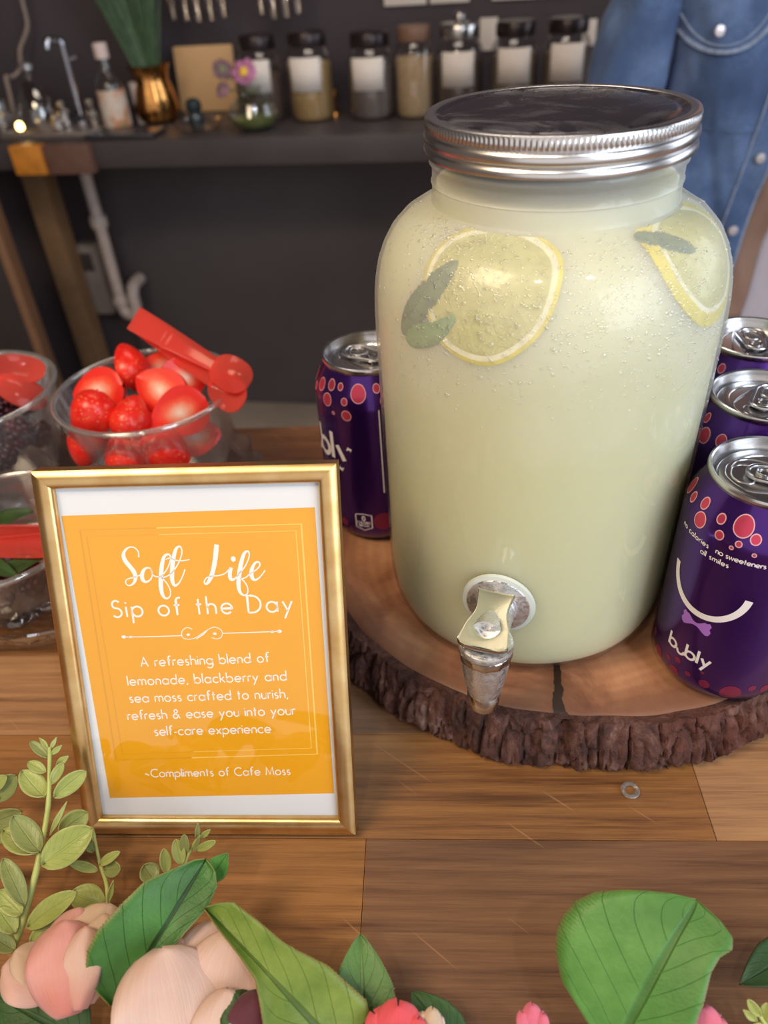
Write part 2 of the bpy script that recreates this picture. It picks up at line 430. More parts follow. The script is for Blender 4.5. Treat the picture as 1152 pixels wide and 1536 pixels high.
# ------------------------------------------------------------------ the drink dispenser
JX, JY = .08, .3282
jar = thing('drink_dispenser', 'large glass jar dispenser of cloudy lemonade with silver lid and tap', 'drink dispenser', (JX, JY, ST))
PROF = [(.0005, .0012), (.050, .0), (.058, .0006), (.0640, .0022), (.0705, .0062), (.0745, .0112), (.0765, .0175), (.0775, .0260), (.0778, .035), (.0778, .167),
        (.0777, .176), (.0773, .184), (.0765, .1905), (.0750, .1975), (.0725, .2040), (.0690, .2100), (.0640, .2152), (.0580, .2188), (.0530, .2208), (.0510, .2222), (.0505, .2245),
        (.0505, .2290), (.0510, .2296), (.0505, .2304), (.0505, .2345), (.0508, .2360), (.0517, .2372), (.0518, .2385), (.0512, .2400), (.0505, .2410), (.0500, .2440), (.0498, .2520)]
BODY = [p for p in PROF if p[1] <= .2225]
ARC = [0.0]
for (r0, z0), (r1, z1) in zip(BODY, BODY[1:]): ARC.append(ARC[-1] + math.hypot(r1 - r0, z1 - z0))
def at_arc(s): return interp(ARC, [p[0] for p in BODY], s), interp(ARC, [p[1] for p in BODY], s)
def arc_of_z(z): return interp([p[1] for p in BODY[1:]], ARC[1:], z)
# glass: clear, thin, beaded with condensation above the middle
t = NT('dispenser_glass'); v = t.co('Object')
sz = t.n('ShaderNodeSeparateXYZ', inp={0: v}).outputs[2]
wet = t.math('MULTIPLY', t.n('ShaderNodeMapRange', inp={0: t.math('ADD', sz, t.math('MULTIPLY', t.math('SUBTRACT', t.noise(v, 22, 3), .5), .14)), 1: .12, 2: .185, 3: 0.05, 4: 1}).outputs[0], 1.0)
vor = t.n('ShaderNodeTexVoronoi', feature='F1', inp={'Vector': v, 'Scale': 420, 'Randomness': 1}).outputs['Distance']
vor2 = t.n('ShaderNodeTexVoronoi', feature='F1', inp={'Vector': v, 'Scale': 900, 'Randomness': 1}).outputs['Distance']
keep = t.ramp(t.noise(v, 130, 2), [(.50, 0), (.62, 1)])
drop = t.math('MULTIPLY', t.ramp(vor, [(.0, 1), (.45, .0)]), keep)
drop2 = t.math('MULTIPLY', t.ramp(vor2, [(.0, .35), (.4, .0)]), t.ramp(t.noise(v, 60, 2), [(.45, 0), (.6, 1)]))
hgt = t.math('MULTIPLY', t.math('ADD', drop, drop2), wet)
nb = t.bump(hgt, 1.0, .0013)
lw = t.n('ShaderNodeLayerWeight', inp={'Blend': .5}).outputs['Facing']
fac = t.math('MULTIPLY_ADD', t.math('POWER', lw, 4.0), .75, .055)
tr = t.n('ShaderNodeBsdfTransparent', inp={'Color': t.mix(t.math('POWER', lw, 3.0), (1, 1, 1, 1), (.86, .9, .84, 1))})
g1 = t.n('ShaderNodeBsdfGlossy', inp={'Roughness': .06, 'Normal': nb}); g2 = t.n('ShaderNodeBsdfGlossy', inp={'Roughness': .38})
gm = t.n('ShaderNodeMixShader', inp={0: t.math('MULTIPLY', wet, .55)}); t.link(g1.outputs[0], gm.inputs[1]); t.link(g2.outputs[0], gm.inputs[2])
m1 = t.n('ShaderNodeMixShader', inp={0: fac}); t.link(tr.outputs[0], m1.inputs[1]); t.link(gm.outputs[0], m1.inputs[2])
df = t.n('ShaderNodeBsdfDiffuse', inp={'Color': (.95, .95, .93, 1)})
m2 = t.n('ShaderNodeMixShader', inp={0: t.math('MULTIPLY', wet, .24)}); t.link(m1.outputs[0], m2.inputs[1]); t.link(df.outputs[0], m2.inputs[2])
m_jar = t.done(m2)
MB().lathe(PROF[1:], 160).build('glass_jar', m_jar, jar)
t = NT('cloudy_lemonade')
m_lem = t.done(t.bsdf(color=C8(215, 214, 176), rough=.5, spec=.2, sss=.85, sssr=(.035, .034, .018), ssss=1.0))
LP = []
for i_, (r, z) in enumerate(BODY[1:], 1):
    r0_, z0_ = BODY[max(1, i_ - 1)]; r1_, z1_ = BODY[min(len(BODY) - 1, i_ + 1)]; L_ = math.hypot(r1_ - r0_, z1_ - z0_)
    LP.append((r - .0015 * (z1_ - z0_) / L_, max(.0016, z + .0015 * (r1_ - r0_) / L_)))
LP += [(.0488, .2232), (.0488, .2292), (.0005, .2293)]
LP = [(.0005, .0018)] + LP
MB().lathe(LP, 128).build('lemonade', m_lem, jar)
# beads of condensation, thickest on the shoulder
m_drop = thin_glass('water_bead', (1, 1, 1), base=.13, edge=.22, rough=.09, power=2.0, edgetint=(.97, .97, .96))
rd = random.Random(21); mb = MB(); SB0 = arc_of_z(.10); cl = [(-118, .030, 14, .012), (-72, .026, 12, .016), (-60, .040, 12, .016), (-140, .010, 12, .008), (-92, .034, 22, .014), (-128, .045, 18, .016)]
for i_ in range(2300):
    if i_ % 4:
        c_ = rd.choice(cl); th = radians(rd.gauss(c_[0], c_[2])); s_ = ARC[-1] - abs(rd.gauss(c_[1], c_[3]))
    else: th = radians(rd.uniform(-200, 20)); s_ = ARC[-1] - rd.uniform(.002, .075) ** 1.0
    if not SB0 < s_ < ARC[-1] - .0012: continue
    r, z = at_arc(s_); r2, z2 = at_arc(s_ + .0006); L_ = math.hypot(r2 - r, z2 - z); nr_, nz_ = (z2 - z) / L_, -(r2 - r) / L_
    N_ = Vector((cos(th) * nr_, sin(th) * nr_, nz_)); P_ = Vector((r * cos(th), r * sin(th), z)); Q_ = N_.to_track_quat('Z', 'Y').to_matrix() @ Matrix.Rotation(rd.uniform(0, 6), 3, 'Z')
    q = min(.0011, .00030 + abs(rd.gauss(0, .00026))); qx_ = q * rd.uniform(.7, 1.5)
    S_ = Q_ @ Matrix.Diagonal(Vector((qx_, q, q * .55)))
    mb.lathe([(1, -.05), (.92, .38), (.7, .72), (.38, .93), (.001, 1)], 9, 0, P_, S_)
cb = mb.build('condensation', m_drop, jar, recalc=False, angle=180); cb['kind'] = 'stuff'
# screw band
def knurl(r, z, a, j):
    return r + (.00042 * abs(sin(a * 84)) if .2500 < z < .2537 else 0)
t = NT('band_steel'); v = t.co('Object')
m_band = t.done(t.bsdf(color=C8(222, 220, 222), metal=1, rough=.27, normal=t.bump(t.noise(v, 30, 2), .05, .0005)))
band = [(.0486, .2543), (.0490, .2546), (.0500, .2548), (.0520, .2548), (.0528, .2544), (.05295, .2538), (.0528, .2535), (.0528, .2520), (.0528, .2504), (.0526, .2499), (.0523, .2493), (.0531, .2487), (.0536, .2476), (.0537, .2465),
        (.0534, .2452), (.0526, .2445), (.0525, .2441), (.0533, .2434), (.0537, .2424), (.0538, .2414), (.0535, .2407), (.0531, .2405), (.0524, .2406), (.0520, .2410)]
MB().lathe(band, 672, rf=knurl).build('lid_band', m_band, jar)
t = NT('lid_disc_steel'); v = t.co('Object')
sm = t.ramp(t.noise(v, 28, 4, .6, 1.5), [(.42, .12), (.68, .5)])
m_disc = t.done(t.bsdf(color=t.mix(t.ramp(t.noise(v, 22, 4, .6, 1.2), [(.5, 0), (.75, .25)]), C8(150, 148, 156), C8(220, 216, 216)), metal=1, rough=sm))
disc = [(.0492, .2542), (.0478, .2543), (.0470, .2540), (.0462, .2537), (.0452, .2537), (.0444, .2541), (.0430, .2543), (.0001, .2545)]
MB().lathe(disc, 128).build('lid_disc', m_disc, jar)
# tap
TH = radians(-111.5)
TM = Matrix.Rotation(TH, 3, 'Z')     # local x = outwards
def tp(d, s, z): return TM @ Vector((.0778 + d, s, z))
RX = TM @ Matrix(((0, 0, 1), (0, 1, 0), (-1, 0, 0)))   # lathe axis z -> outwards
t = NT('tap_chrome'); v = t.co('Object')
m_chr = t.done(t.bsdf(color=C8(226, 226, 224), metal=1, rough=.17))
t = NT('tap_satin_silver'); v = t.co('Object')
m_sat = t.done(t.bsdf(color=C8(226, 226, 228), metal=.85, rough=t.ramp(t.noise(v, 400, 2), [(.4, .18), (.65, .5)]), normal=t.bump(t.noise(v, 900, 2), .25, .0003)))
m_wash = simple('tap_washer_rubber', (214, 220, 214), .5)
zT = .0575
tapb = MB().lathe([(.0001, .0925 - ST), (.0105, .0925 - ST), (.0121, .0918 - ST), (.0125, .0905 - ST), (.0124, .0890 - ST), (.0119, .0886 - ST), (.0119, .0835 - ST), (.0112, .0828 - ST), (.0110, .078 - ST), (.0101, .070 - ST), (.0086, .062 - ST), (.0074, .0575 - ST)],
                  40, c=tp(.027, 0, 0)).build('tap', m_sat, jar)
MB().lathe([(.0158, -.0006), (.0176, .0002), (.0172, .0018), (.0150, .0022)], 40, c=tp(0, 0, zT), M=RX).build('washer', m_wash, tapb)
MB().lathe([(.0152, .0008), (.0156, .0016), (.0150, .0028), (.0100, .0036), (.0096, .0040), (.0095, .0062), (.0088, .0068), (.0086, .018)], 40, c=tp(0, 0, zT), M=RX).build('flange', m_sat, tapb)
MB().lathe([(.0073, .0580 - ST), (.0080, .0560 - ST), (.0079, .0530 - ST), (.0072, .0495 - ST), (.0068, .0480 - ST), (.0058, .0480 - ST), (.0058, .056 - ST)], 32, c=tp(.027, 0, 0)).build('nozzle', m_chr, tapb)
def facet(r, z, a, j): return r * (1 + .012 * (1 if int(a / (2 * PI) * 24) % 2 else -1))
MB().lathe([(.0120, .0888 - ST), (.0124, .0884 - ST), (.0122, .0842 - ST), (.0118, .0836 - ST)], 48, c=tp(.027, 0, 0), rf=facet).build('collar', m_chr, tapb)
def lever(u, k, up):
    d = .0065 + u * .031
    wv = .0088 - .0016 * sin(min(1, u * 1.6) * PI) + .0030 * max(0, u - .35) / .65
    endr = 1 if u < .9 else sqrt(max(0, 1 - ((u - .9) / .115) ** 2))
    s = (k - .5) * 2 * wv * (.25 + .75 * endr)
    z = zT + .0100 - .0012 * u - .0016 * u * u + (.0026 * (1 - u) ** 4)
    dim = math.exp(-(((u - .62) / .15) ** 2 + ((k - .5) / .2) ** 2))
    z += -.0020 * dim + .0006 * (2 * k - 1) ** 2
    return tp(d, s, z + (0 if up else -.0022))
mb = MB(); NU, NV = 30, 22
vs = [lever(i / NU, j / NV, 1) for i in range(NU + 1) for j in range(NV + 1)] + [lever(i / NU, j / NV, 0) for i in range(NU + 1) for j in range(NV + 1)]
K = (NU + 1) * (NV + 1); ix = lambda i, j: i * (NV + 1) + j; fs = []
for i in range(NU):
    for j in range(NV):
        fs.append((ix(i, j), ix(i, j + 1), ix(i + 1, j + 1), ix(i + 1, j))); fs.append(tuple(K + q for q in (ix(i, j), ix(i + 1, j), ix(i + 1, j + 1), ix(i, j + 1))))
for i in range(NU):
    for j in (0, NV): fs.append((ix(i, j), ix(i + 1, j), K + ix(i + 1, j), K + ix(i, j)))
for j in range(NV):
    for i in (0, NU): fs.append((ix(i, j), ix(i, j + 1), K + ix(i, j + 1), K + ix(i, j)))
MB().add(vs, fs).build('lever', m_chr, tapb, bevel=.0004)
MB().tube([tp(.014, 0, zT + .002), tp(.027, 0, zT + .0045)], [.0075, .0075], 20).build('stem', m_sat, tapb)

# ---- lemon slices and mint against the inside of the glass
def on_jar(th0, s0, a, b, off):
    b = min(b, ARC[-1] - .0016 - s0); r, z = at_arc(s0 + b); r2, z2 = at_arc(s0 + b + .0008); tr_, tz = r2 - r, z2 - z; L = math.hypot(tr_, tz) or 1
    rr = r + off * tz / L; zz = z - off * tr_ / L
    th = th0 + a / max(r, .045)
    return Vector((JX + rr * cos(th), JY + rr * sin(th), ST + zz))
m_rind = simple('lemon_rind', (228, 212, 44), .45, nscale=300, namt=.08, bscale=700, bstr=.3, sss=.3, sssr=(.004, .003, .001))
m_pith = simple('lemon_pith', (236, 232, 196), .55, nscale=300, sss=.4, sssr=(.004, .004, .002))
t = NT('lemon_flesh'); uvn = t.n('ShaderNodeTexCoord').outputs['UV']
sx = t.n('ShaderNodeSeparateXYZ', inp={0: uvn})
seg = t.math('ABSOLUTE', t.math('SINE', t.math('MULTIPLY', sx.outputs[1], PI * 9)))
vo = t.co('Object'); ve = t.noise(vo, 260, 3, .6, 1.0); cells = t.noise(vo, 60, 3, .6)
col = t.ramp(ve, [(.3, C8(186, 180, 88)), (.7, C8(214, 210, 132))])
col = t.mix(t.ramp(cells, [(.45, 0), (.7, .5)]), col, C8(196, 188, 98))
memb = t.math('MULTIPLY', t.ramp(seg, [(0, 1), (.10, 0)]), .18)
col = t.mix(memb, col, C8(236, 228, 180))
m_flesh = t.done(t.bsdf(color=col, rough=.3, sss=.5, sssr=(.008, .007, .003), normal=t.bump(ve, .5, .0008)))
def lemon(label, th0, s0, R, rot, ky, rind=.06, pith=.08):
    c = on_jar(th0, s0, 0, 0, -.003)
    th_ = thing('lemon_slice', label, 'lemon slice', c, group='lemon slices in the drink')
    def P(r, a, off):
        x, y = R * r * cos(a), R * ky * r * sin(a)
        return on_jar(th0, s0, x * cos(rot) - y * sin(rot), x * sin(rot) + y * cos(rot), off)
    def ring(r0, r1, name, mat, o0, o1, nr):
        vs = []; uv = []; fs = []; N = 96
        for q in range(nr + 1):
            r = r0 + (r1 - r0) * q / nr
            for k in range(N + 1):
                wob = 1 + .012 * sin(3 * 2 * PI * k / N + 1) + .008 * sin(7 * 2 * PI * k / N)
                vs.append(P(r * wob, 2 * PI * k / N, o0 + (o1 - o0) * q / nr)); uv.append((r, k / N))
        for k in range(N + 1): vs.append(P(r1, 2 * PI * k / N, -.0045)); uv.append((r1, k / N))
        for q in range(nr + 1):
            for k in range(N): a = q * (N + 1) + k; fs.append((a, a + N + 1, a + N + 2, a + 1))
        MB().add(vs, fs, 0, uv).build(name, mat, th_, world=True, recalc=False)
    fo = -.0009
    ring(.02, 1 - rind - pith, 'flesh', m_flesh, fo - .0003, fo, 12)
    ring(1 - rind - pith, 1 - rind, 'pith', m_pith, fo, fo + .0002, 3)
    ring(1 - rind, 1, 'rind', m_rind, fo + .0002, fo - .0001, 3)
    return th_
lemon('lemon slice pressed to the glass above the tap, beside the mint', radians(-122.5), arc_of_z(.1795) + .0285, .0283, .25, 1.02, .06, .075)
lemon('lemon slice on the right shoulder of the jar, cut by its outline', radians(-43), arc_of_z(.186) + .0265, .0290, .5, 1.0, .18, .07)
t = NT('mint_leaf_green'); uvn = t.n('ShaderNodeTexCoord').outputs['UV']; su = t.n('ShaderNodeSeparateXYZ', inp={0: uvn})
mid = t.ramp(t.math('ABSOLUTE', t.math('SUBTRACT', su.outputs[1], .5)), [(0, 1), (.05, 0)])
vo = t.co('Object'); nn = t.noise(vo, 350, 3)
col = t.mix(t.math('MULTIPLY', mid, .4), t.ramp(nn, [(.3, C8(62, 84, 44)), (.7, C8(112, 132, 66))]), C8(130, 146, 84))
m_mint = t.done(t.bsdf(color=col, rough=.5, normal=t.bump(nn, .6, .001)))
t = NT('mint_leaf_pale'); vo = t.co('Object'); nn = t.noise(vo, 300, 3)
m_mint2 = t.done(t.bsdf(color=t.ramp(nn, [(.3, C8(96, 136, 58)), (.7, C8(140, 172, 92))]), rough=.5, normal=t.bump(nn, .6, .001)))
def mint_on_jar(label, pts, wd, mat, off=-.0005, ser=.08):
    # pts: centre line as (theta in degrees, z)
    P = [Vector((radians(a), arc_of_z(z), 0)) for a, z in pts]; Q = smoothpts(P, 8); n = len(Q) - 1
    mid_ = Q[n // 2]; c = on_jar(mid_.x, mid_.y, 0, 0, off)
    vs = []; uv = []; fs = []; NV = 8
    for i, q in enumerate(Q):
        u = i / n; tn = (Q[min(i + 1, n)] - Q[max(i - 1, 0)]); tx, ty = tn.x * .0765, tn.y; L = math.hypot(tx, ty)
        nx, ny = -ty / L, tx / L; wv = wd * (sin(PI * min(1, u ** .8)) ** .7) * (1 + ser * (1 if i % 2 else -1)) + .0004
        for j in range(NV + 1):
            s = (j / NV - .5) * wv
            p = on_jar(q.x, q.y, s * nx, s * ny, off - .0008 * abs(j / NV - .5)); vs.append(p); uv.append((u, j / NV))
    for i in range(n):
        for j in range(NV): a = i * (NV + 1) + j; fs.append((a, a + 1, a + NV + 2, a + NV + 1))
    r = thing('mint_leaf', label, 'mint leaf', c, group='mint leaves in the drink')
    MB().add(vs, fs, 0, uv).build('leaf_blade', mat, r, world=True, recalc=False, solid=.0002)
mint_on_jar('dark mint leaf standing left of the lemon slice inside the jar', [(-151, .181), (-147, .191), (-142, .200), (-137.5, .2085), (-134.5, .2135)], .0115, m_mint)
mint_on_jar('small bright mint leaf crossing the lower left of the lemon slice', [(-149, .1795), (-143, .1835), (-136, .188), (-130, .196)], .0095, m_mint2, -.0004)
mint_on_jar('grey-green mint leaf under the lemon rind on the right shoulder', [(-70, .2200), (-62, .2185), (-54, .2155), (-49, .2125)], .0085, m_mint, -.0005)

# ------------------------------------------------------------------ single-stroke lettering (cap height 1)
def arc(cx, cy, rx, a0, a1, ry=None, n=None):
    ry = ry or rx; n = n or max(6, int(abs(a1 - a0) / 12))
    return [(cx + rx * cos(radians(a0 + (a1 - a0) * k / n)), cy + ry * sin(radians(a0 + (a1 - a0) * k / n))) for k in range(n + 1)]
O_ = lambda: arc(.3, .3, .3, 0, 360)
DOT = lambda x, y: [(x, y + .045), (x, y - .045)]
G = {
 'a': (.6, [O_(), [(.6, .6), (.6, 0)]]), 'b': (.6, [O_(), [(0, 1.06), (0, 0)]]), 'c': (.5, [arc(.3, .3, .3, 45, 315)]),
 'd': (.6, [O_(), [(.6, 1.06), (.6, 0)]]), 'e': (.6, [[(.01, .3), (.6, .3)] + arc(.3, .3, .3, 0, 318)]),
 'f': (.34, [[(.14, 0), (.14, .86)] + arc(.32, .86, .18, 180, 62), [(0, .6), (.32, .6)]]),
 'g': (.6, [O_(), [(.6, .6), (.6, -.1)] + arc(.3, -.1, .3, 0, -150)]), 'h': (.48, [[(0, 1.06), (0, 0)], [(0, .36)] + arc(.24, .36, .24, 180, 0) + [(.48, 0)]]),
 'i': (0, [[(0, .6), (0, 0)], DOT(0, .83)]), 'k': (.44, [[(0, 1.06), (0, 0)], [(.4, .6), (.02, .26)], [(.14, .38), (.44, 0)]]),
 'l': (0, [[(0, 1.06), (0, 0)]]),
 'm': (.8, [[(0, .6), (0, 0)], [(0, .4)] + arc(.2, .4, .2, 180, 0) + [(.4, 0)], [(.4, .4)] + arc(.6, .4, .2, 180, 0) + [(.8, 0)]]),
 'n': (.46, [[(0, .6), (0, 0)], [(0, .37)] + arc(.23, .37, .23, 180, 0) + [(.46, 0)]]), 'o': (.6, [O_()]),
 'p': (.6, [O_(), [(0, .6), (0, -.4)]]), 'r': (.26, [[(0, .6), (0, 0)], [(0, .36)] + arc(.22, .38, .22, 175, 65)]),
 's': (.34, [arc(.17, .445, .145, 40, 255) + arc(.17, .155, .155, 75, -140)]),
 't': (.3, [[(.14, .92), (.14, 0)], [(0, .6), (.3, .6)]]), 'u': (.46, [[(0, .6), (0, .23)] + arc(.23, .23, .23, 180, 360) + [(.46, .6)], [(.46, .6), (.46, 0)]]),
 'w': (.78, [[(0, .6), (.2, 0), (.39, .56), (.58, 0), (.78, .6)]]), 'x': (.46, [[(0, .6), (.46, 0)], [(.46, .6), (0, 0)]]),
 'y': (.52, [[(0, .6), (.27, .02)], [(.52, .6), (.06, -.4)]]), 'v': (.5, [[(0, .6), (.25, 0), (.5, .6)]]),
 'A': (.74, [[(0, 0), (.37, 1), (.74, 0)], [(.13, .34), (.61, .34)]]), 'S': (.48, [arc(.24, .755, .225, 35, 262) + arc(.24, .265, .265, 82, -145)]),
 'D': (.72, [[(0, 0), (0, 1), (.22, 1)] + arc(.22, .5, .5, 90, -90) + [(0, 0)]]), 'C': (.8, [arc(.5, .5, .5, 48, 312)]),
 'M': (.9, [[(0, 0), (.12, 1), (.45, .1), (.78, 1), (.9, 0)]]), 'L': (.4, [[(0, 1), (0, 0), (.4, 0)]]), 'O': (1, [arc(.5, .5, .5, 0, 360)]),
 'R': (.5, [[(0, 0), (0, 1), (.2, 1)] + arc(.2, .74, .26, 90, -90) + [(0, .48)], [(.2, .48), (.5, 0)]]), 'I': (0, [[(0, 1), (0, 0)]]),
 'E': (.44, [[(.44, 1), (0, 1), (0, 0), (.44, 0)], [(0, .5), (.4, .5)]]), 'P': (.48, [[(0, 0), (0, 1), (.2, 1)] + arc(.2, .73, .27, 90, -90) + [(0, .46)]]),
 'N': (.66, [[(0, 0), (0, 1), (.66, 0), (.66, 1)]]), '0': (.5, [arc(.25, .5, .25, 0, 360, .5)]), 'T': (.5, [[(0, 1), (.5, 1)], [(.25, 1), (.25, 0)]]),
 '&': (.7, [[(.7, 0), (.2, .66)] + arc(.33, .8, .17, 215, -35) + [(.14, .42)] + arc(.25, .24, .24, 125, 300) + [(.62, .42)]]),
 ',': (.05, [[(.06, .05), (-.02, -.16)]]), '-': (.26, [[(0, .3), (.26, .3)]]), '.': (.04, [[(.0, .06), (.0, -.03)]]),
 '~': (.5, [[(.02 + .46 * k / 12, .34 + .09 * sin(2 * PI * k / 12)) for k in range(13)]]), ' ': (.28, []),
}
def text_w(s, sp): return sum(G[c][0] + sp for c in s) - sp
def letters(mb, s, mp, cap, width=None, wd=.08, sp=.16, mi=0):
    """strokes of s on the surface mp(x, y); spacing opens or closes so the line is as wide as asked"""
    if width:
        n = len(s) - 1; sp = (width / cap - sum(G[c][0] for c in s)) / n
    x = 0
    for c in s:
        for st in G[c][1]:
            mb.ribbon([((x + a) * cap, b * cap) for a, b in st], wd * cap, mp, mi)
        x += G[c][0] + sp

# ------------------------------------------------------------------ the framed sign
KS_ = .997
SO = Vector((-.1577 * KS_, .2032 * KS_, .346 - .343 * KS_)); SYAW, SLEAN = -.0791, .4116
SEX = Vector((cos(SYAW), sin(SYAW), 0)); _sn = Vector((-sin(SYAW), cos(SYAW), 0)); SUP = Vector((0, 0, 1)) * cos(SLEAN) + _sn * sin(SLEAN); SNN = SEX.cross(SUP)
SWD, SHT = .1336 * KS_, .1816 * KS_
def SP(a, b, off=0): return SO + SEX * a + SUP * b + SNN * off
def sign_ab(px, py, off):
    d = ray(px, py); o = SO + SNN * off; p = CAM + d * ((o - CAM).dot(SNN) / d.dot(SNN)) - o
    return p.dot(SEX), p.dot(SUP)
t = NT('brushed_gold'); v = t.co('Object')
br = t.noise(t.n('ShaderNodeVectorMath', operation='MULTIPLY', inp={0: v, 1: (60, 60, 60)}).outputs[0], 1, 3)
m_gold = t.done(t.bsdf(color=t.ramp(br, [(.3, C8(214, 172, 112)), (.7, C8(238, 206, 150))]), metal=1, rough=.33, normal=t.bump(t.noise(v, 500, 2), .06, .0003)))
m_paper = simple('white_paper', (232, 232, 236), .7, nscale=20, namt=.02)
m_card = simple('yellow_card', (240, 166, 4), .6, nscale=30, namt=.02)
m_ink = simple('white_ink', (250, 246, 244), .6, namt=.0)
m_line = simple('pale_yellow_ink', (250, 206, 96), .6, namt=.0)
m_line2 = simple('ochre_ink', (226, 156, 22), .6, namt=.0)
m_back = simple('black_backing_board', (38, 34, 32), .8)
sign = thing('picture_frame', 'gold framed yellow Soft Life drink sign standing on the table', 'framed sign', SO)
sec = [(0, -.0105), (0, -.0009), (.0010, -.0001), (.0042, .0004), (.0068, -.0002), (.0079, -.0012), (.0083, -.0022), (.0086, -.0105)]
def rail(A, B, inward):
    mb = MB(); vs = []
    ax = (Vector(B) - Vector(A)).normalized(); iw = Vector(inward)
    for P, sgn in ((A, 1), (B, -1)):
        for x, zf in sec:
            q = Vector(P) + iw * x + ax * sgn * x; vs.append(SP(q.x, q.y, zf))
    n = len(sec); fs = [(i, (i + 1) % n, n + (i + 1) % n, n + i) for i in range(n)] + [tuple(range(n))[::-1], tuple(range(n, 2 * n))]
    mb.add(vs, fs).build('frame_rail', m_gold, sign, world=True, angle=30)
rail((0, 0), (SWD, 0), (0, 1)); rail((SWD, 0), (SWD, SHT), (-1, 0)); rail((SWD, SHT), (0, SHT), (0, -1)); rail((0, SHT), (0, 0), (1, 0))
def slab(a0, b0, a1, b1, o0, o1):
    vs = [SP(a, b, o) for o in (o0, o1) for a, b in ((a0, b0), (a1, b0), (a1, b1), (a0, b1))]
    return MB().add(vs, [(0, 3, 2, 1), (4, 5, 6, 7), (0, 1, 5, 4), (1, 2, 6, 5), (2, 3, 7, 6), (3, 0, 4, 7)])
slab(.006, .006, SWD - .006, SHT - .006, -.0042, -.0048).build('paper', m_paper, sign, smooth=False, world=True)
slab(.006, .006, SWD - .006, SHT - .006, -.0085, -.0102).build('backing_board', m_back, sign, smooth=False, world=True)
m_pane = thin_glass('sign_pane', base=.035, edge=.7, rough=.03, power=4)
slab(.006, .006, SWD - .006, SHT - .006, -.0026, -.0030).build('glass_pane', m_pane, sign, smooth=False, world=True)
CO = -.0041
cc = [sign_ab(*p, CO) for p in ((92, 774), (472, 761), (501, 1190), (165, 1197))]
vs = [SP(a, b, CO) for a, b in cc] + [SP(a, b, CO - .0001) for a, b in cc]
MB().add(vs, [(0, 1, 2, 3), (4, 7, 6, 5)]).build('yellow_card', m_card, sign, smooth=False, world=True)
IO = CO + .00006
mp = lambda x, y: SP(x, y, IO)
mb = MB()
for (pts, wd) in ((((120, 795), (452, 786), (476, 1131), (174, 1140)), .0006), (((130, 805), (444, 796), (467, 1122), (184, 1131)), .00035)):
    q = [sign_ab(*p, CO) for p in pts]
    def lerp(p0, p1, f): return (p0[0] + (p1[0] - p0[0]) * f, p0[1] + (p1[1] - p0[1]) * f)
    mb.ribbon([lerp(q[0], q[1], .35), q[1], q[2], lerp(q[2], q[3], .62)], wd, mp, 0)
    mb.ribbon([lerp(q[0], q[1], .35), q[0], q[3], lerp(q[2], q[3], .62)], wd, mp, 1)
mb.build('card_border', [m_line, m_line2], sign, smooth=False, world=True, recalc=False)
mb = MB()
def sign_line(s, L, R, cap, wd):
    a0 = sign_ab(*L, CO); a1 = sign_ab(*R, CO); dx, dy = a1[0] - a0[0], a1[1] - a0[1]; W = math.hypot(dx, dy); c, sn = dx / W, dy / W
    letters(mb, s, lambda x, y: SP(a0[0] + x * c - y * sn, a0[1] + x * sn + y * c, IO), cap, W, wd)
k2 = lambda x, y: (150 + x / 3.716, 800 + y / 3.716)
k5 = lambda x, y: (60 + x / 2.304, 940 + y / 2.304)
sign_line('Sip of the Day', k2(76, 468), k2(1074, 434), .0081, .108)
for s, L, R in (('A refreshing blend of', (350, 138), (792, 122)), ('lemonade, blackberry and', (305, 203), (852, 185)), ('sea moss crafted to nurish,', (312, 262), (856, 246)),
                ('refresh & ease you into your', (305, 322), (882, 303)), ('self-care experience', (398, 376), (798, 366)), ('~Compliments of Cafe Moss', (365, 520), (865, 511))):
    sign_line(s, k5(*L), k5(*R), .0046 if s[0] != '~' else .0042, .122)
def brush(pts, ws):
    P = [Vector((p[0], p[1], w_)) for p, w_ in zip(pts, ws)]; Q = smoothpts(P, 7)
    ab = [sign_ab(*k2(q.x, q.y), CO) for q in Q]; s = .185e-3 * .52
    mb.ribbon(ab, [max(3.2, q.z * 1.12 + .6) * 1.1e-4 for q in Q], mp, 0)
T, K = 4, 15
brush([(216, 134), (214, 104), (192, 80), (162, 78), (138, 98), (131, 126), (143, 156), (168, 186), (190, 216), (198, 246), (190, 274), (170, 290), (150, 286), (143, 268), (156, 254), (190, 245), (228, 231)],
      [5, 4, 4, 5, 9, 14, 16, 16, 16, 14, 9, 5, 4, 4, 4, 4, 4])
brush([(283, 196), (262, 192), (243, 206), (234, 236), (241, 262), (260, 270), (283, 255), (292, 225), (283, 198), (296, 232), (320, 242), (342, 238)], [4, 6, 11, 15, 13, 8, 5, 4, 4, 4, 4, 4])
brush([(342, 238), (370, 205), (390, 160), (393, 128), (377, 117), (357, 132), (345, 180), (340, 240), (340, 300), (350, 345), (371, 363), (390, 350), (392, 318), (374, 280), (352, 255), (340, 246)],
      [4, 4, 4, 5, 7, 11, 15, 16, 16, 12, 7, 4, 4, 4, 4, 4])
brush([(345, 248), (375, 238), (405, 215), (438, 165), (456, 112), (452, 80), (437, 74), (420, 96), (408, 150), (402, 210), (403, 262), (417, 290), (440, 277), (460, 240), (474, 200)],
      [4, 4, 4, 4, 4, 5, 7, 12, 15, 16, 15, 10, 5, 4, 4])
brush([(366, 146), (390, 137), (415, 148), (450, 153), (500, 146)], [3, 4, 4, 4, 3])
brush([(650, 62), (644, 130), (634, 190), (620, 240), (602, 274), (587, 282), (582, 268), (594, 248), (625, 238), (662, 235), (698, 222), (726, 192)], [17, 17, 16, 15, 11, 6, 5, 4, 4, 4, 4, 4])
brush([(731, 190), (724, 225), (728, 252), (742, 258), (764, 240), (784, 208)], [13, 14, 13, 9, 4, 4])
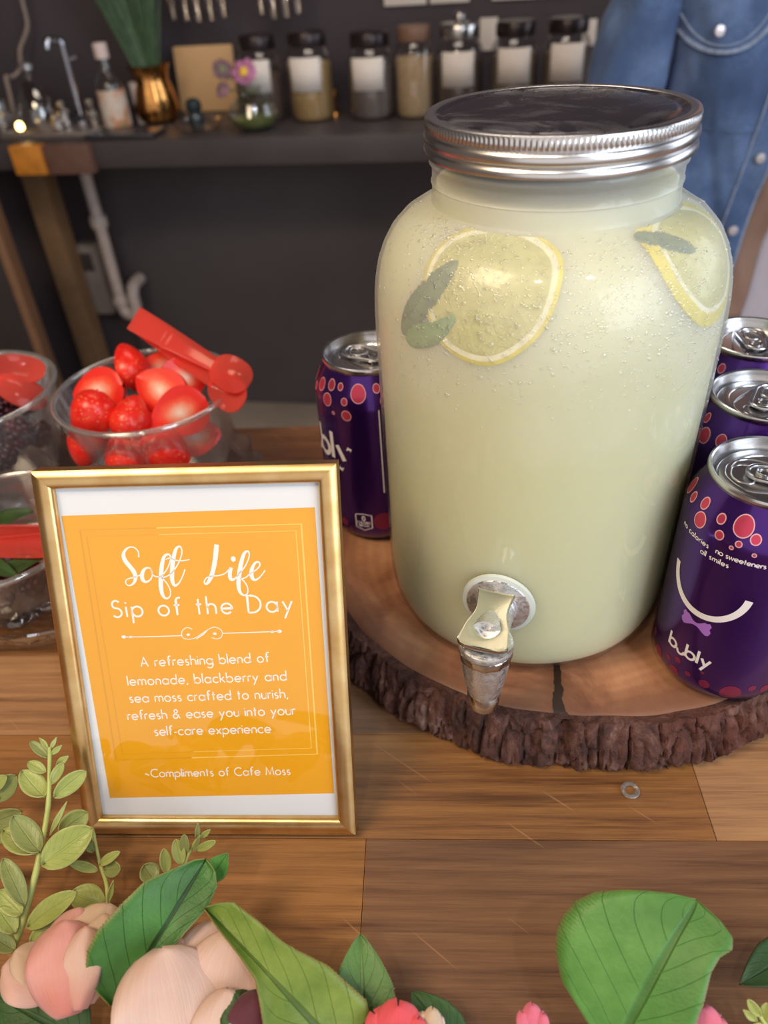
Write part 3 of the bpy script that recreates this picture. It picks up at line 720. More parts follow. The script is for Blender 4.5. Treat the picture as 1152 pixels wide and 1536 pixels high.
for k in range(1): mb.disc2(sign_ab(*k2(743, 143), CO), .0011, mp, 0, 16, .0013)
brush([(780, 222), (812, 178), (831, 130), (829, 104), (815, 101), (800, 120), (786, 170), (776, 230), (772, 285), (780, 326), (802, 345), (822, 334), (822, 300), (804, 268), (782, 250)],
      [4, 4, 4, 5, 8, 12, 15, 16, 15, 11, 6, 4, 4, 4, 4])
brush([(786, 254), (812, 246), (838, 224), (872, 202), (891, 178), (884, 160), (866, 164), (850, 190), (844, 222), (850, 250), (868, 259), (895, 240), (920, 206)], [4, 4, 4, 4, 5, 6, 8, 12, 15, 13, 8, 4, 4])
# scroll divider
brush([(140, 578), (300, 575), (455, 570)], [3, 3, 3]); brush([(685, 557), (840, 552), (1000, 546)], [3, 3, 3])
brush([(515, 535), (485, 525), (458, 545), (460, 578), (490, 590), (530, 583), (570, 558), (610, 532), (645, 523), (680, 545), (676, 578), (650, 588), (622, 580)], [2] * 13)
brush([(535, 590), (572, 565), (600, 540)], [2, 4, 2])
for c in ((133, 577), (1000, 546)): mb.disc2(sign_ab(*k2(*c), CO), .0011, mp, 0, 14, .0008)
for c in ((172, 577), (960, 548), (492, 565), (640, 559)): mb.disc2(sign_ab(*k2(*c), CO), .00085, mp, 0, 12, .0006)
mb.build('card_lettering', m_ink, sign, smooth=False, world=True, recalc=False)
# easel leg behind
c0 = SP(SWD / 2, .125, -.0115); foot = Vector((c0.x, c0.y + .062, .0012)); foot += _sn * 0
mb = MB(); vs = []
for P, hw in ((c0, .012), (foot, .022)):
    for sgn in (-1, 1):
        for d_ in (0, .0022): vs.append(P + SEX * hw * sgn + _sn * d_)
mb.add(vs, [(0, 2, 3, 1), (4, 5, 7, 6), (0, 4, 6, 2), (1, 3, 7, 5), (0, 1, 5, 4), (2, 6, 7, 3)]).build('easel_leg', m_back, sign, smooth=False, world=True)

# ------------------------------------------------------------------ the drink cans
CR = .0331
CP = [(.0001, .0052), (.018, .0042), (.0225, .0008), (.0236, .0000), (.0246, .0006), (.0268, .0026), (.0298, .0058), (.0320, .0098), (.0329, .0130), (CR, .0165), (CR, .0985), (.0329, .1010), (.0322, .1042), (.0310, .1075), (.0294, .1110), (.0276, .1148), (.0264, .1172), (.0260, .1184)]
def can_r(z): return interp([p[1] for p in CP[4:]], [p[0] for p in CP[4:]], z)
t = NT('purple_foil'); v = t.co('Object')
m_can = t.done(t.bsdf(color=C8(78, 36, 132), metal=.85, rough=.26, coat=.4, coatr=.08))
t = NT('can_aluminium'); v = t.co('Object')
m_alu = t.done(t.bsdf(color=C8(214, 212, 214), metal=1, rough=.24, normal=t.bump(t.noise(v, 900, 2), .05, .0002)))
m_cw = simple('can_print_white', (238, 232, 236), .45, namt=0)
m_cp = simple('can_print_pink_foil', (214, 74, 104), .3, metal=.6, namt=.1)
m_co = simple('can_print_pale_pink', (236, 178, 188), .4, metal=.3, namt=0)
m_cb = simple('can_print_lilac', (168, 112, 206), .45, namt=0)
m_cm = simple('can_print_maroon_foil', (140, 48, 84), .35, metal=.5, namt=.1)
def can(loc, rot, tab, label):
    root = thing('drink_can', label, 'drink can', loc, (0, 0, rot), 'purple drink cans around the jar')
    MB().lathe(CP, 96).build('can_body', m_can, root)
    lid = MB().lathe([(.0260, .1182), (.0264, .1192), (.0269, .1200), (.0270, .1210), (.0266, .1219), (.0258, .1222), (.0251, .1217), (.0247, .1200), (.0240, .1168), (.0234, .1158), (.0228, .1160), (.0223, .1170), (.0216, .1175), (.0172, .1175), (.0168, .1170), (.0001, .1170)], 96).build('can_lid', m_alu, root)
    c, s = cos(tab), sin(tab)
    T2 = lambda x, y, z=0: Vector((x * c - y * s, x * s + y * c, .1176 + z))
    ol = arc(-.0085, 0, .0074, 90, 270, n=14); ol = [(x, y) for x, y in ol] + arc(.0045, 0, .0058, -90, 90, n=12)
    mb = MB().tube([T2(x, y, .0012) for x, y in ol], .0009, 8, closed=True)
    hole = arc(-.0088, 0, .0042, 90, 270, n=12) + arc(-.0062, 0, .0042, -90, 90, n=12)
    mb.tube([T2(x, y, .0012) for x, y in hole], .0006, 8, closed=True)
    # plate between outline and finger hole
    N = 26; oo = [ol[int(k * len(ol) / N)] for k in range(N)]; hh = [hole[int(k * len(hole) / N)] for k in range(N)]
    mb.add([T2(*p, .0011) for p in oo] + [T2(*p, .0011) for p in hh], [(k, (k + 1) % N, N + (k + 1) % N, N + k) for k in range(N)])
    mb.tube([T2(x, y, .0016) for x, y in arc(.0035, 0, .0031, 0, 360, n=20)[:-1]], .0005, 6, closed=True)
    mb.lathe([(.0001, .0014), (.0016, .0014), (.0021, .0010), (.0022, 0)], 16, c=T2(.0035, 0))
    mb.build('pull_tab', m_alu, root)
    op = smoothpts([(.0075, .0062, 0), (.0125, .0070, 0), (.0160, .0040, 0), (.0166, 0, 0), (.0160, -.0040, 0), (.0125, -.0070, 0), (.0075, -.0062, 0), (.0050, 0, 0)], 5, True)
    mb = MB().tube([T2(p.x, p.y, -.0005) for p in op], .0004, 6, closed=True)
    pn = smoothpts([(-.0165, .0065, 0), (-.0180, 0, 0), (-.0165, -.0065, 0), (-.004, -.0105, 0), (.010, -.0125, 0), (.0175, -.006, 0), (.019, 0, 0), (.0175, .006, 0), (.010, .0125, 0), (-.004, .0105, 0)], 5, True)
    mb.tube([T2(p.x, p.y, -.0005) for p in pn], .00055, 6, closed=True)
    for k in range(9):
        a = radians(150 + k * 7); mb.tube([T2(.0195 * cos(a), .0195 * sin(a), -.0004), T2(.0207 * cos(a), .0207 * sin(a), -.0004)], .0003, 5)
    mb.build('score_line', m_alu, lid)
    # printing, in millimetres round from the smile (u to the right, z up)
    mb = MB()
    def dp(u0, off=.00012):
        def f(x, y):
            z = y; r = can_r(z) + off; a = radians(u0) + x / CR
            return Vector((r * cos(a), r * sin(a), z))
        return f
    def bub(deg, zmm, r, outline=True, mi=1):
        f = dp(deg, .0001); zz = zmm * 1e-3; r *= 1e-3
        for q in range(5):
            pass
        n = 22; rings = [.0, .35, .7, 1]; vs = [f(0, zz)]; fs = []
        for k in rings[1:]: vs += [f(r * k * cos(2 * PI * i / n), zz + r * k * 1.08 * sin(2 * PI * i / n)) for i in range(n)]
        fs = [(0, 1 + i, 1 + (i + 1) % n) for i in range(n)]
        for q in range(2): fs += [(1 + q * n + i, 1 + (q + 1) * n + i, 1 + (q + 1) * n + (i + 1) % n, 1 + q * n + (i + 1) % n) for i in range(n)]
        mb.add(vs, fs, mi)
        if outline: mb.ribbon([(r * cos(2 * PI * i / 24), zz + r * 1.08 * sin(2 * PI * i / 24)) for i in range(25)], .0005, dp(deg, .00016), 2)
    A0 = 0.0
    mb.ribbon([(.0188 * cos(radians(a)), .0762 + .0188 * sin(radians(a)) * 1.06) for a in range(184, 357, 5)], .0033, dp(A0), 0)
    bow = [(-7.2, 2.6), (-6.2, 4.2), (-5.2, 3.4), (-4, 3.5), (-2.6, 2.0), (-.8, 1.0), (.8, 1.0), (2.6, 2.0), (4, 3.5), (5.2, 3.4), (6.2, 4.2), (7.2, 2.6), (6.6, .8), (7.4, -.8), (6.8, -2.8), (5.6, -3.6), (4.2, -3.0), (2.6, -1.6), (.8, -.9), (-.8, -.9), (-2.6, -1.6), (-4.2, -3.0), (-5.6, -3.6), (-6.8, -2.8), (-7.4, -.8), (-6.6, .8)]
    f = dp(A0, .0001)
    n = len(bow) // 2
    top = bow[:12]; bot = [bow[25]] + bow[12:25][::-1]
    nb_ = len(bow); ks = (.2, .4, .6, .8, 1)
    cen = [f(0, .0497)] + [f(x * k * 1.04e-3, .0497 + y * k * 1.05e-3) for k in ks for x, y in bow]
    fb = [(0, 1 + i, 1 + (i + 1) % nb_) for i in range(nb_)]
    for q in range(len(ks) - 1): fb += [(1 + q * nb_ + i, 1 + (q + 1) * nb_ + i, 1 + (q + 1) * nb_ + (i + 1) % nb_, 1 + q * nb_ + (i + 1) % nb_) for i in range(nb_)]
    mb.add(cen, fb, 3)
    def word(s, deg, z, cap, width, wd, sp=.16, curve=0):
        f = dp(deg, .00012); W = width or text_w(s, sp) * cap
        letters(mb, s, lambda x, y: f(x - W / 2, z + y + curve * ((x - W / 2) / W) ** 2), cap, W, wd, mi=0)
    def bubly(deg, z, cap, wd):
        f = dp(deg, .00012)
        adv = {'b': .78, 'l': .24, 'y': .6}; x0 = -(.78 + .52 + .78 + .24 + .55) / 2
        for ch in ('b', 'U', 'b', 'l', 'y'):
            if ch == 'U':
                mb.ribbon([((x0 + .2 + .24 * cos(radians(a))) * cap, z + (.16 + .24 * sin(radians(a))) * cap) for a in range(180, 361, 12)], wd * cap, f, 0, True); x0 += .56; continue
            for st in G[ch][1]: mb.ribbon([((x0 + a) * cap, z + b * cap) for a, b in st], wd * cap, f, 0)
            x0 += adv[ch]
    bubly(A0, .0268, .0078, .17)
    word('no calories', A0 - 22, .0935, .0026, .0180, .17)
    word('no sweeteners', A0 + 18, .0935, .0026, .0205, .17)
    word('all smiles', A0, .0888, .0026, .0135, .17)
    for (d, z, r) in ((-41, 107.3, 2.2), (-25, 110.0, 2.4), (-21, 103.1, 3.3), (-5, 109.0, 2.0), (13, 110.0, 4.3), (24, 106.3, 2.1), (-1, 102.6, 1.9), (14, 102.4, 1.3), (10, 99.6, .8), (26, 99.4, .8), (36, 110, 2.4), (48, 104, 3.4), (60, 109, 1.8), (72, 106, 3.8), (84, 101, 1.8), (-56, 108, 3.6), (-66, 101.5, 1.8), (-78, 107, 2.8), (-96, 105, 3.6)): bub(A0 + d, z, r)
    for (d, z, r) in ((-8, 12.8, 2.9), (-6.3, 21.5, 1.7), (5, 17, 1.5), (19.6, 15.5, 2.6), (41, 13.5, 5.0), (57, 17.5, 1.9), (69, 15.5, 2.4), (16, 22.5, .9), (-16, 18, 1.4), (-30, 14, 3.4), (-44, 20, 1.9), (-58, 14, 2.6), (84, 20, 1.4), (100, 14, 3.6), (-75, 18, 3.0)): bub(A0 + d, z, r, False, 4)
    B0 = 180.0
    bubly(B0 - 1, .0640, .0172, .17)
    for (d, z, r) in ((4, 109.0, 3.3), (20.7, 111.5, 2.8), (33.5, 112, 1.8), (55, 109.6, 4.6), (75, 112.0, 2.2), (18, 102.9, 3.4), (40, 104.6, 1.9), (26.6, 96.2, .9), (42, 96.4, 2.9), (-10, 105, 2.2), (-24, 109, 3.8), (-40, 104, 2.4), (-54, 109, 3.0), (-70, 103, 3.6)): bub(B0 + d, z, r)
    for (d, z, r) in ((26, 16.5, 2.8), (34, 12.5, 1.5), (72, 21, 6.2), (10, 20, 2.2), (-8, 15, 4.4), (-25, 19, 1.8), (-38, 14, 3.6)): bub(B0 + d, z, r, False, 4)
    f = dp(B0 + 75, .00012)
    mb.ribbon([(0, .1000), (0, .0430)], .0007, f, 0); mb.ribbon([(0, .1000), (.022, .1000), (.022, .0430), (0, .0430)], .0007, f, 0)
    f = dp(B0 + 50.5, .00014)
    bd = [(-.0052, .0258), (0, .0266), (.0052, .0258), (.0052, .0160), (0, .0138), (-.0052, .0160), (-.0052, .0258)]
    mb.ribbon(bd, .0006, f, 0)
    letters(mb, '0', lambda x, y: f(x - .0009, .0214 + y), .0034, None, .2)
    letters(mb, 'CALORIES', lambda x, y: f(x - .0041, .0190 + y), .0016, .0082, .2)
    letters(mb, 'PER CAN', lambda x, y: f(x - .0032, .0167 + y), .0015, .0064, .2)
    mb.build('can_print', [m_cw, m_cp, m_co, m_cb, m_cm], root, recalc=False)
    return root
cF = can((.1682, .2593, ST), radians(-145), radians(-60), 'nearest purple drink can at the right edge, smile facing forward')
cF.rotation_euler[2] = radians(-145)
cL = dup(cF, (-.0030, .4030, ST), (0, 0, radians(-158 - 180)), 'purple drink can standing alone left of the jar, behind the sign')
cR = dup(cF, (.1932, .3222, ST), (0, 0, radians(-70)), 'middle can of the three to the right of the jar')
cB = dup(cF, (.2150, .3860, ST), (0, 0, radians(-40)), 'farthest can of the three to the right of the jar')

# ------------------------------------------------------------------ the glass server: tray, three bowls, fruit, tongs
m_tray = thin_glass('tray_glass', (.97, .96, .96), base=.10, edge=.8, rough=.05, power=2.2, bump=(90, .5, .002))
m_rim = thin_glass('glass_rim', (.93, .93, .94), base=.22, edge=.95, rough=.10, power=1.4, white_mix=.10)  # white mixed in to stand for bright glow along the glass edge
m_bowl = thin_glass('bowl_glass', (.97, .97, .97), base=.05, edge=.85, rough=.05, power=2.4, white_mix=.035, bump=(25, .15, .002))
TX, TYY, TR = -.235, .470, .1415
tray = thing('glass_tray', 'round clear glass tray with rippled rim under the fruit bowls', 'tray', (TX, TYY, 0))
def scal(r, z, a, j):
    k = max(0, (r - .135) / .008)
    return r * (1 + .012 * k * sin(a * 28))
def scz(a): return .0016 * sin(a * 28)
mb = MB(); tp_ = [(.0005, .0031), (.05, .0030), (.110, .0031), (.1335, .0032), (.1365, .0060), (.1392, .0130), (.1412, .0180), (.1432, .0192), (.1442, .0180), (.1428, .0150), (.1405, .0080), (.1370, .0012), (.1330, .0002), (.05, .0002), (.0005, .0003)]
n = 224; vs = []; fs = []
for j, (r, z) in enumerate(tp_):
    for i in range(n):
        a = 2 * PI * i / n; rr = scal(r, z, a, j); kz = max(0, (r - .136) / .008)
        vs.append(Vector((rr * cos(a), rr * sin(a), z + kz * scz(a))))
for j in range(len(tp_) - 1):
    for i in range(n): k = (i + 1) % n; fs.append((j * n + i, j * n + k, (j + 1) * n + k, (j + 1) * n + i))
mb.add(vs, fs).build('tray_dish', m_tray, tray)
def bowl(label, x, y, z0, R, h, rb=.66):
    t_ = thing('glass_bowl', label, 'bowl', (x, y, z0), group='glass fruit bowls on the tray')
    p = []
    for k in range(15):
        u = k / 14; p.append((R * (rb + (1 - rb) * u ** .75), .010 + (h - .010) * u))
    outer = [(.0005, .0085), (R * rb * .8, .0085), (R * rb * .97, .0092)] + p
    inner = [(r - .0030, z + .0015) for r, z in p[::-1]]
    rim = [(R + .0002, h + .0006), (R - .0004, h + .0016), (R - .0016, h + .0020), (R - .0027, h + .0012)]
    cup = MB().lathe(outer + rim + inner + [(.0005, .0125)], 96).build('bowl_cup', m_bowl, t_)
    MB().tube([(((R - .0012) * cos(a)), ((R - .0012) * sin(a)), h + .0008) for a in [2 * PI * k / 96 for k in range(96)]], .0021, 10, closed=True).build('bowl_rim', m_rim, cup)
    q = R * rb
    def star(r, z, a, j): return r * (1 + .05 * cos(a * 10))
    MB().lathe([(q * .80, .0084), (q * .88, .0062), (q * .96, .0030), (q * .97, .0010), (q * .93, .0), (q * .6, .0)], 80, rf=star).build('bowl_foot', m_tray, t_)
    return t_
BZ = .0036
bowl('glass bowl of cut strawberries behind the gold sign', -.168, .500, BZ, .066, .0862)
bowl('glass bowl of dark berries cut off by the left edge', -.3085, .5150, BZ, .0675, .0862)
bowl('shallow glass bowl of mint and berries low on the left edge', -.2555, .3975, BZ, .064, .046, .78)

t = NT('strawberry_skin'); v = t.co('Object')
vd = t.n('ShaderNodeTexVoronoi', feature='F1', inp={'Vector': v, 'Scale': 330}).outputs['Distance']
seed_ = t.ramp(vd, [(.16, 1), (.24, 0)])
nn = t.noise(v, 60, 3)
col = t.ramp(nn, [(.35, C8(222, 26, 22)), (.7, C8(244, 60, 42))]); col = t.mix(t.math('MULTIPLY', seed_, .6), col, C8(226, 150, 70))
m_straw = t.done(t.bsdf(color=col, rough=.28, sss=.35, sssr=(.008, .002, .0015), normal=t.bump(t.ramp(vd, [(0, 0), (.35, 1)]), .6, .0010)))
t = NT('strawberry_cut_face'); v = t.co('Object')
sv = t.n('ShaderNodeVectorMath', operation='MULTIPLY', inp={0: v, 1: (85, 0, 62)}).outputs[0]
ln = t.n('ShaderNodeVectorMath', operation='LENGTH', inp={0: sv}).outputs['Value']
ln = t.math('ADD', ln, t.math('MULTIPLY', t.math('SUBTRACT', t.noise(v, 150, 3), .5), .35))
m_scut = t.done(t.bsdf(color=t.ramp(ln, [(.05, C8(252, 222, 206)), (.4, C8(250, 164, 136)), (.7, C8(248, 92, 62)), (1.0, C8(236, 44, 32))]), rough=.3, sss=.4, sssr=(.008, .003, .002)))
def berry_r(u): return (sin(PI * u) ** .42) * (1 - .42 * u ** 1.5) * 1.12
def strawberry(label, px, py, z, ang, size, face=0, roll=0, tilt=0, wedge=180):
    """ang: direction of the tip in the picture; face 1 = cut side seen, -1 = skin seen"""
    p = AZ(px, py, z); L = size * 1.10
    tip = (RT * cos(radians(ang)) + UP * sin(radians(ang)) - FW * -tilt).normalized()
    view = (CAM - p).normalized(); nrm = view * (1 if face >= 0 else -1)
    nrm = (nrm - tip * nrm.dot(tip)).normalized(); nrm = Matrix.Rotation(radians(roll), 3, tip) @ nrm
    ax = tip.cross(nrm)
    R3 = Matrix((ax, nrm, -tip)).transposed()
    r = thing('strawberry_piece', label, 'strawberry', p, R3.to_euler(), 'cut strawberries in the glass bowl')
    n = 26; m = 18; vs = []; fs = []; W = .43 * L
    half = radians(wedge)
    for j in range(m + 1):
        u = j / m
        for i in range(n + 1):
            a = PI + half * i / n if wedge == 180 else PI + half * i / n
            rr = W * berry_r(max(.002, min(.992, u)))
            vs.append(Vector((rr * cos(a), rr * sin(a), L * (.5 - u))))
    for j in range(m):
        for i in range(n): a = j * (n + 1) + i; fs.append((a, a + 1, a + n + 2, a + n + 1))
    MB().add(vs, fs).build('berry_skin', m_straw, r)
    # cut faces from the axis to each rim of the skin
    mb = MB()
    for i in (0, n):
        vs = []; fs = []
        for j in range(m + 1):
            o_ = vs_r = Vector((0, 0, L * (.5 - j / m))); e_ = Vector(MBv(W, berry_r(max(.002, min(.992, j / m))), PI + half * i / n, L * (.5 - j / m)))
            for q in range(7): vs.append(o_.lerp(e_, q / 6) + (Vector((0, .0008, 0)) * (1 - q / 6) if wedge == 180 else Vector((0, 0, 0))))
        for j in range(m):
            for q in range(6): a = j * 7 + q; fs.append((a, a + 1, a + 8, a + 7))
        mb.add(vs, fs)
    mb.build('cut_face', m_scut, r)
    return r
def MBv(W, k, a, z): return (W * k * cos(a), W * k * sin(a), z)
qx = lambda x, y: (x / 2.618, 440 + y / 2.618)
SB_ = [('strawberry wedge standing highest at the back of the bowl', (505, 292), .100, 108, .034, -1, 25, .1, 150),
       ('pale-centred strawberry half at the left of the bowl', (385, 385), .096, 190, .036, 1, 8, .2, 180),
       ('seeded strawberry skin side up at the front left', (362, 480), .090, 235, .034, -1, 10, .25, 180),
       ('strawberry skin side up at the front middle', (515, 492), .088, 80, .030, -1, -15, .1, 180),
       ('big strawberry half with a white heart, centre of the bowl', (628, 382), .099, 150, .037, 1, -10, .15, 180),
       ('orange-red strawberry half behind, under the tongs', (728, 330), .095, 40, .036, 1, 10, .2, 180),
       ('long strawberry half by the right rim, cut side up', (705, 470), .088, 205, .038, 1, -6, .0, 180),
       ('small pale strawberry piece between the left ones', (430, 425), .0885, 20, .024, 1, 0, .3, 180),
       ('strawberry half behind the wedge, nearest the jar side', (630, 300), .090, 60, .030, 1, 0, .2, 180),
       ('strawberry seen through the glass at the lower left', (345, 590), .068, 250, .032, -1, 0, .2, 180),
       ('strawberry seen through the glass at the lower middle', (500, 622), .066, 100, .034, -1, 10, .2, 180),
       ('strawberry seen through the glass at the lower right', (650, 612), .066, 330, .034, -1, -10, .2, 180),
       ('strawberry low in the bowl against the right side', (770, 560), .066, 10, .032, 1, 0, .2, 180),
       ('strawberry low in the middle of the bowl', (560, 540), .060, 180, .034, -1, 0, .2, 180)]
for lb, q, z, an, sz_, fc, ro, ti, wg in SB_: strawberry(lb, *qx(*q), z, an, sz_, fc, ro, ti, wg)

t = NT('dark_berry'); v = t.co('Object')
m_blk = t.done(t.bsdf(color=t.ramp(t.noise(v, 120, 2), [(.35, C8(38, 14, 24)), (.7, C8(84, 26, 40))]), rough=.25, coat=.3))
def blackberry_mesh():
    mb = MB(); r0 = random.Random(5)
    for k in range(34):
        zz = 1 - 2 * (k + .5) / 34; rr = sqrt(1 - zz * zz); a = k * 2.39996
        mb.ell((.0078 * rr * cos(a), .0078 * rr * sin(a), .0105 * zz), .0031 + r0.uniform(-.0003, .0003), 10, 7)
    mb.ell((0, 0, 0), (.0080, .0080, .0105), 12, 8)
    return mb
bb = None; rb = random.Random(11)
BBP = [(-.300, .500, .070, 'by the front glass'), (-.288, .520, .076, 'under the tongs'), (-.300, .540, .074, 'at the back'), (-.322, .518, .078, 'in the middle'), (-.280, .540, .066, 'at the back right'),
       (-.275, .505, .058, 'low at the right'), (-.322, .492, .060, 'low at the front'), (-.302, .518, .052, 'deep in the middle'), (-.335, .540, .066, 'at the back left'), (-.285, .488, .048, 'low at the front right'), (-.312, .478, .046, 'lowest at the front'), (-.270, .525, .045, 'lowest at the right')]
for x, y, z, wh in BBP:
    lab = 'dark blackberry %s of the left glass bowl' % wh
    if bb is None:
        bb = blackberry_mesh().build('blackberry', m_blk); bb.location = (x, y, z); tag(bb, lab, 'blackberry', 'blackberries in the left bowl'); o = bb
    else:
        o = bb.copy(); COL.objects.link(o); o.location = (x, y, z); o['label'] = lab
    o.rotation_euler = (rb.uniform(0, 3), rb.uniform(0, 3), rb.uniform(0, 3))
BBQ = [(-.232, .372, .026, 'in the low front bowl, nearest the sign'), (-.215, .395, .026, 'in the low front bowl, at its right'), (-.250, .360, .024, 'in the low front bowl, by the front glass'), (-.265, .385, .027, 'in the low front bowl, under the tongs'), (-.235, .412, .026, 'in the low front bowl, at the back')]
for x, y, z, wh in BBQ:
    o = bb.copy(); COL.objects.link(o); o.location = (x, y, z); o['label'] = 'dark blackberry ' + wh; o['group'] = 'blackberries in the low front bowl'
    o.rotation_euler = (rb.uniform(0, 3), rb.uniform(0, 3), rb.uniform(0, 3))

t = NT('red_clear_plastic')
pr = t.bsdf(color=C8(255, 122, 108), rough=.14, coat=.4, coatr=.05)
tl_ = t.n('ShaderNodeBsdfTranslucent', inp={'Color': C8(255, 120, 104)}); pm_ = t.n('ShaderNodeMixShader', inp={0: .4}); t.link(pr.outputs[0], pm_.inputs[1]); t.link(tl_.outputs[0], pm_.inputs[2]); pr = pm_
tr = t.n('ShaderNodeBsdfTransparent', inp={'Color': C8(255, 150, 135)})
fc_ = t.math('POWER', t.n('ShaderNodeLayerWeight', inp={'Blend': .5}).outputs['Facing'], 1.5)
mx = t.n('ShaderNodeMixShader', inp={0: t.math('MULTIPLY_ADD', fc_, .55, .40)}); t.link(tr.outputs[0], mx.inputs[1]); t.link(pr.outputs[0], mx.inputs[2])
m_red = t.done(mx)
def tongs(label, bend, headA, headB, width, headR, wdir=None, sag=.010, hl=1.35):
    """two flat arms joined by a bent spring at one end, a ribbed spoon head at each other end"""
    bend, headA, headB = Vector(bend), Vector(headA), Vector(headB)
    root = thing('serving_tongs', label, 'tongs', bend, group='red plastic tongs in the bowls')
    ax = ((headA + headB) / 2 - bend).normalized()
    wv = (Vector(wdir) if wdir else ax.cross(Vector((0, 0, 1)))); wv = (wv - ax * wv.dot(ax)).normalized()
    nv = wv.cross(ax).normalized()
    sep = (headA - headB); sgn = 1 if sep.dot(nv) > 0 else -1
    for nm, H, sg in (('tong_arm', headA, sgn), ('tong_arm', headB, -sgn)):
        st = bend + nv * sg * .005
        ah = (H - st).normalized(); nl = wv.cross(ah).normalized() * (1 if wv.cross(ah).dot(nv) > 0 else -1)
        def P(u, k, th):
            c = st.lerp(H, u) + nv * sg * sag * sin(PI * u) * .6
            wd = width * (1 - .45 * u ** 1.5)
            rib = .0004 * max(0, sin(u * 90)) if .30 < u < .5 else 0
            edge_ = .0016 * (abs(2 * k - 1) ** 6)
            return c + wv * (k - .5) * wd + nl * sg * (th + (rib + edge_ if th > 0 else -edge_))
        mb = MB(); N, M_ = 60, 10
        vs = [P(i / N, j / M_, .0008) for i in range(N + 1) for j in range(M_ + 1)] + [P(i / N, j / M_, -.0008) for i in range(N + 1) for j in range(M_ + 1)]
        K = (N + 1) * (M_ + 1); fs = []
        for i in range(N):
            for j in range(M_):
                a = i * (M_ + 1) + j; q = (a, a + 1, a + M_ + 2, a + M_ + 1); fs += [q, tuple(K + x for x in q[::-1])]
            for j in (0, M_): a = i * (M_ + 1) + j; fs.append((a, a + M_ + 1, K + a + M_ + 1, K + a))
        for i in (0, N):
            for j in range(M_): a = i * (M_ + 1) + j; fs.append((a, a + 1, K + a + 1, K + a))
        mb.add(vs, fs)
        arm = mb.build(nm, m_red, root, world=True)
        # spoon head: shallow oval bowl, open towards the other head
        mb = MB(); vs = []; fs = []; N = 48; RN = 8
        for lay in (0, 1):
            for q in range(RN + 1):
                r = q / RN
                for i in range(N):
                    a = 2 * PI * i / N; rx = headR * hl * (abs(cos(a)) ** .85) * (1 if cos(a) > 0 else -1); ry = headR * (abs(sin(a)) ** .85) * (1 if sin(a) > 0 else -1)
                    dz = .45 * headR * (1 - r * r) - lay * .0012
                    rim_ = .0006 * (r ** 12) * (1 + .8 * sin(a * 24))
                    vs.append(H + ah * (headR * hl * .8 + rx * r) + wv * ry * r + nl * sg * (dz + rim_))
        K = (RN + 1) * N
        for q in range(RN):
            for i in range(N):
                k = (i + 1) % N; f = (q * N + i, q * N + k, (q + 1) * N + k, (q + 1) * N + i); fs += [f, tuple(K + x for x in f[::-1])]
        for i in range(N): k = (i + 1) % N; fs.append((RN * N + i, RN * N + k, K + RN * N + k, K + RN * N + i))
        mb.add(vs, fs).build('tong_head', m_red, root, world=True)
    pts = [bend + nv * .005 * cos(a) - ax * .006 * sin(a) for a in [PI * k / 12 for k in range(13)]]
    mb = MB(); vs = []; fs = []
    for k, p in enumerate(pts):
        out = (p - bend).normalized()
        for s in (-.5, .5):
            for th in (-.0009, .0009): vs.append(p + wv * s * width + out * th)
    for k in range(12):
        a = 4 * k; fs += [(a, a + 1, a + 5, a + 4), (a + 2, a + 6, a + 7, a + 3), (a, a + 4, a + 6, a + 2), (a + 1, a + 3, a + 7, a + 5)]
    mb.add(vs, fs).build('tong_spring', m_red, root, world=True)
    return root
b0 = AZ(212, 484, .128); hA = AZ(324, 548, .112); hB = AZ(322, 572, .102)
tongs('red plastic tongs resting across the strawberry bowl rim', b0, hA, hB, .0185, .0125, tuple(RT * .62 + UP * .78 - FW * .1), .004)
b1 = AZ(-150, 520, .135); h1 = AZ(-5, 548, .108); h2 = AZ(2, 575, .100)
tongs('red plastic tongs dipping into the dark berry bowl at the left edge', b1, h1, h2, .018, .0135, tuple(RT * .5 - UP * .8 - FW * .2), .004)
b2 = AZ(112, 812, .052); h3 = AZ(-70, 800, .052); h4 = AZ(-70, 822, .046)
tongs('red plastic tongs lying across the low front bowl', b2, h3, h4, .016, .013, tuple(UP - FW * .3), .002)

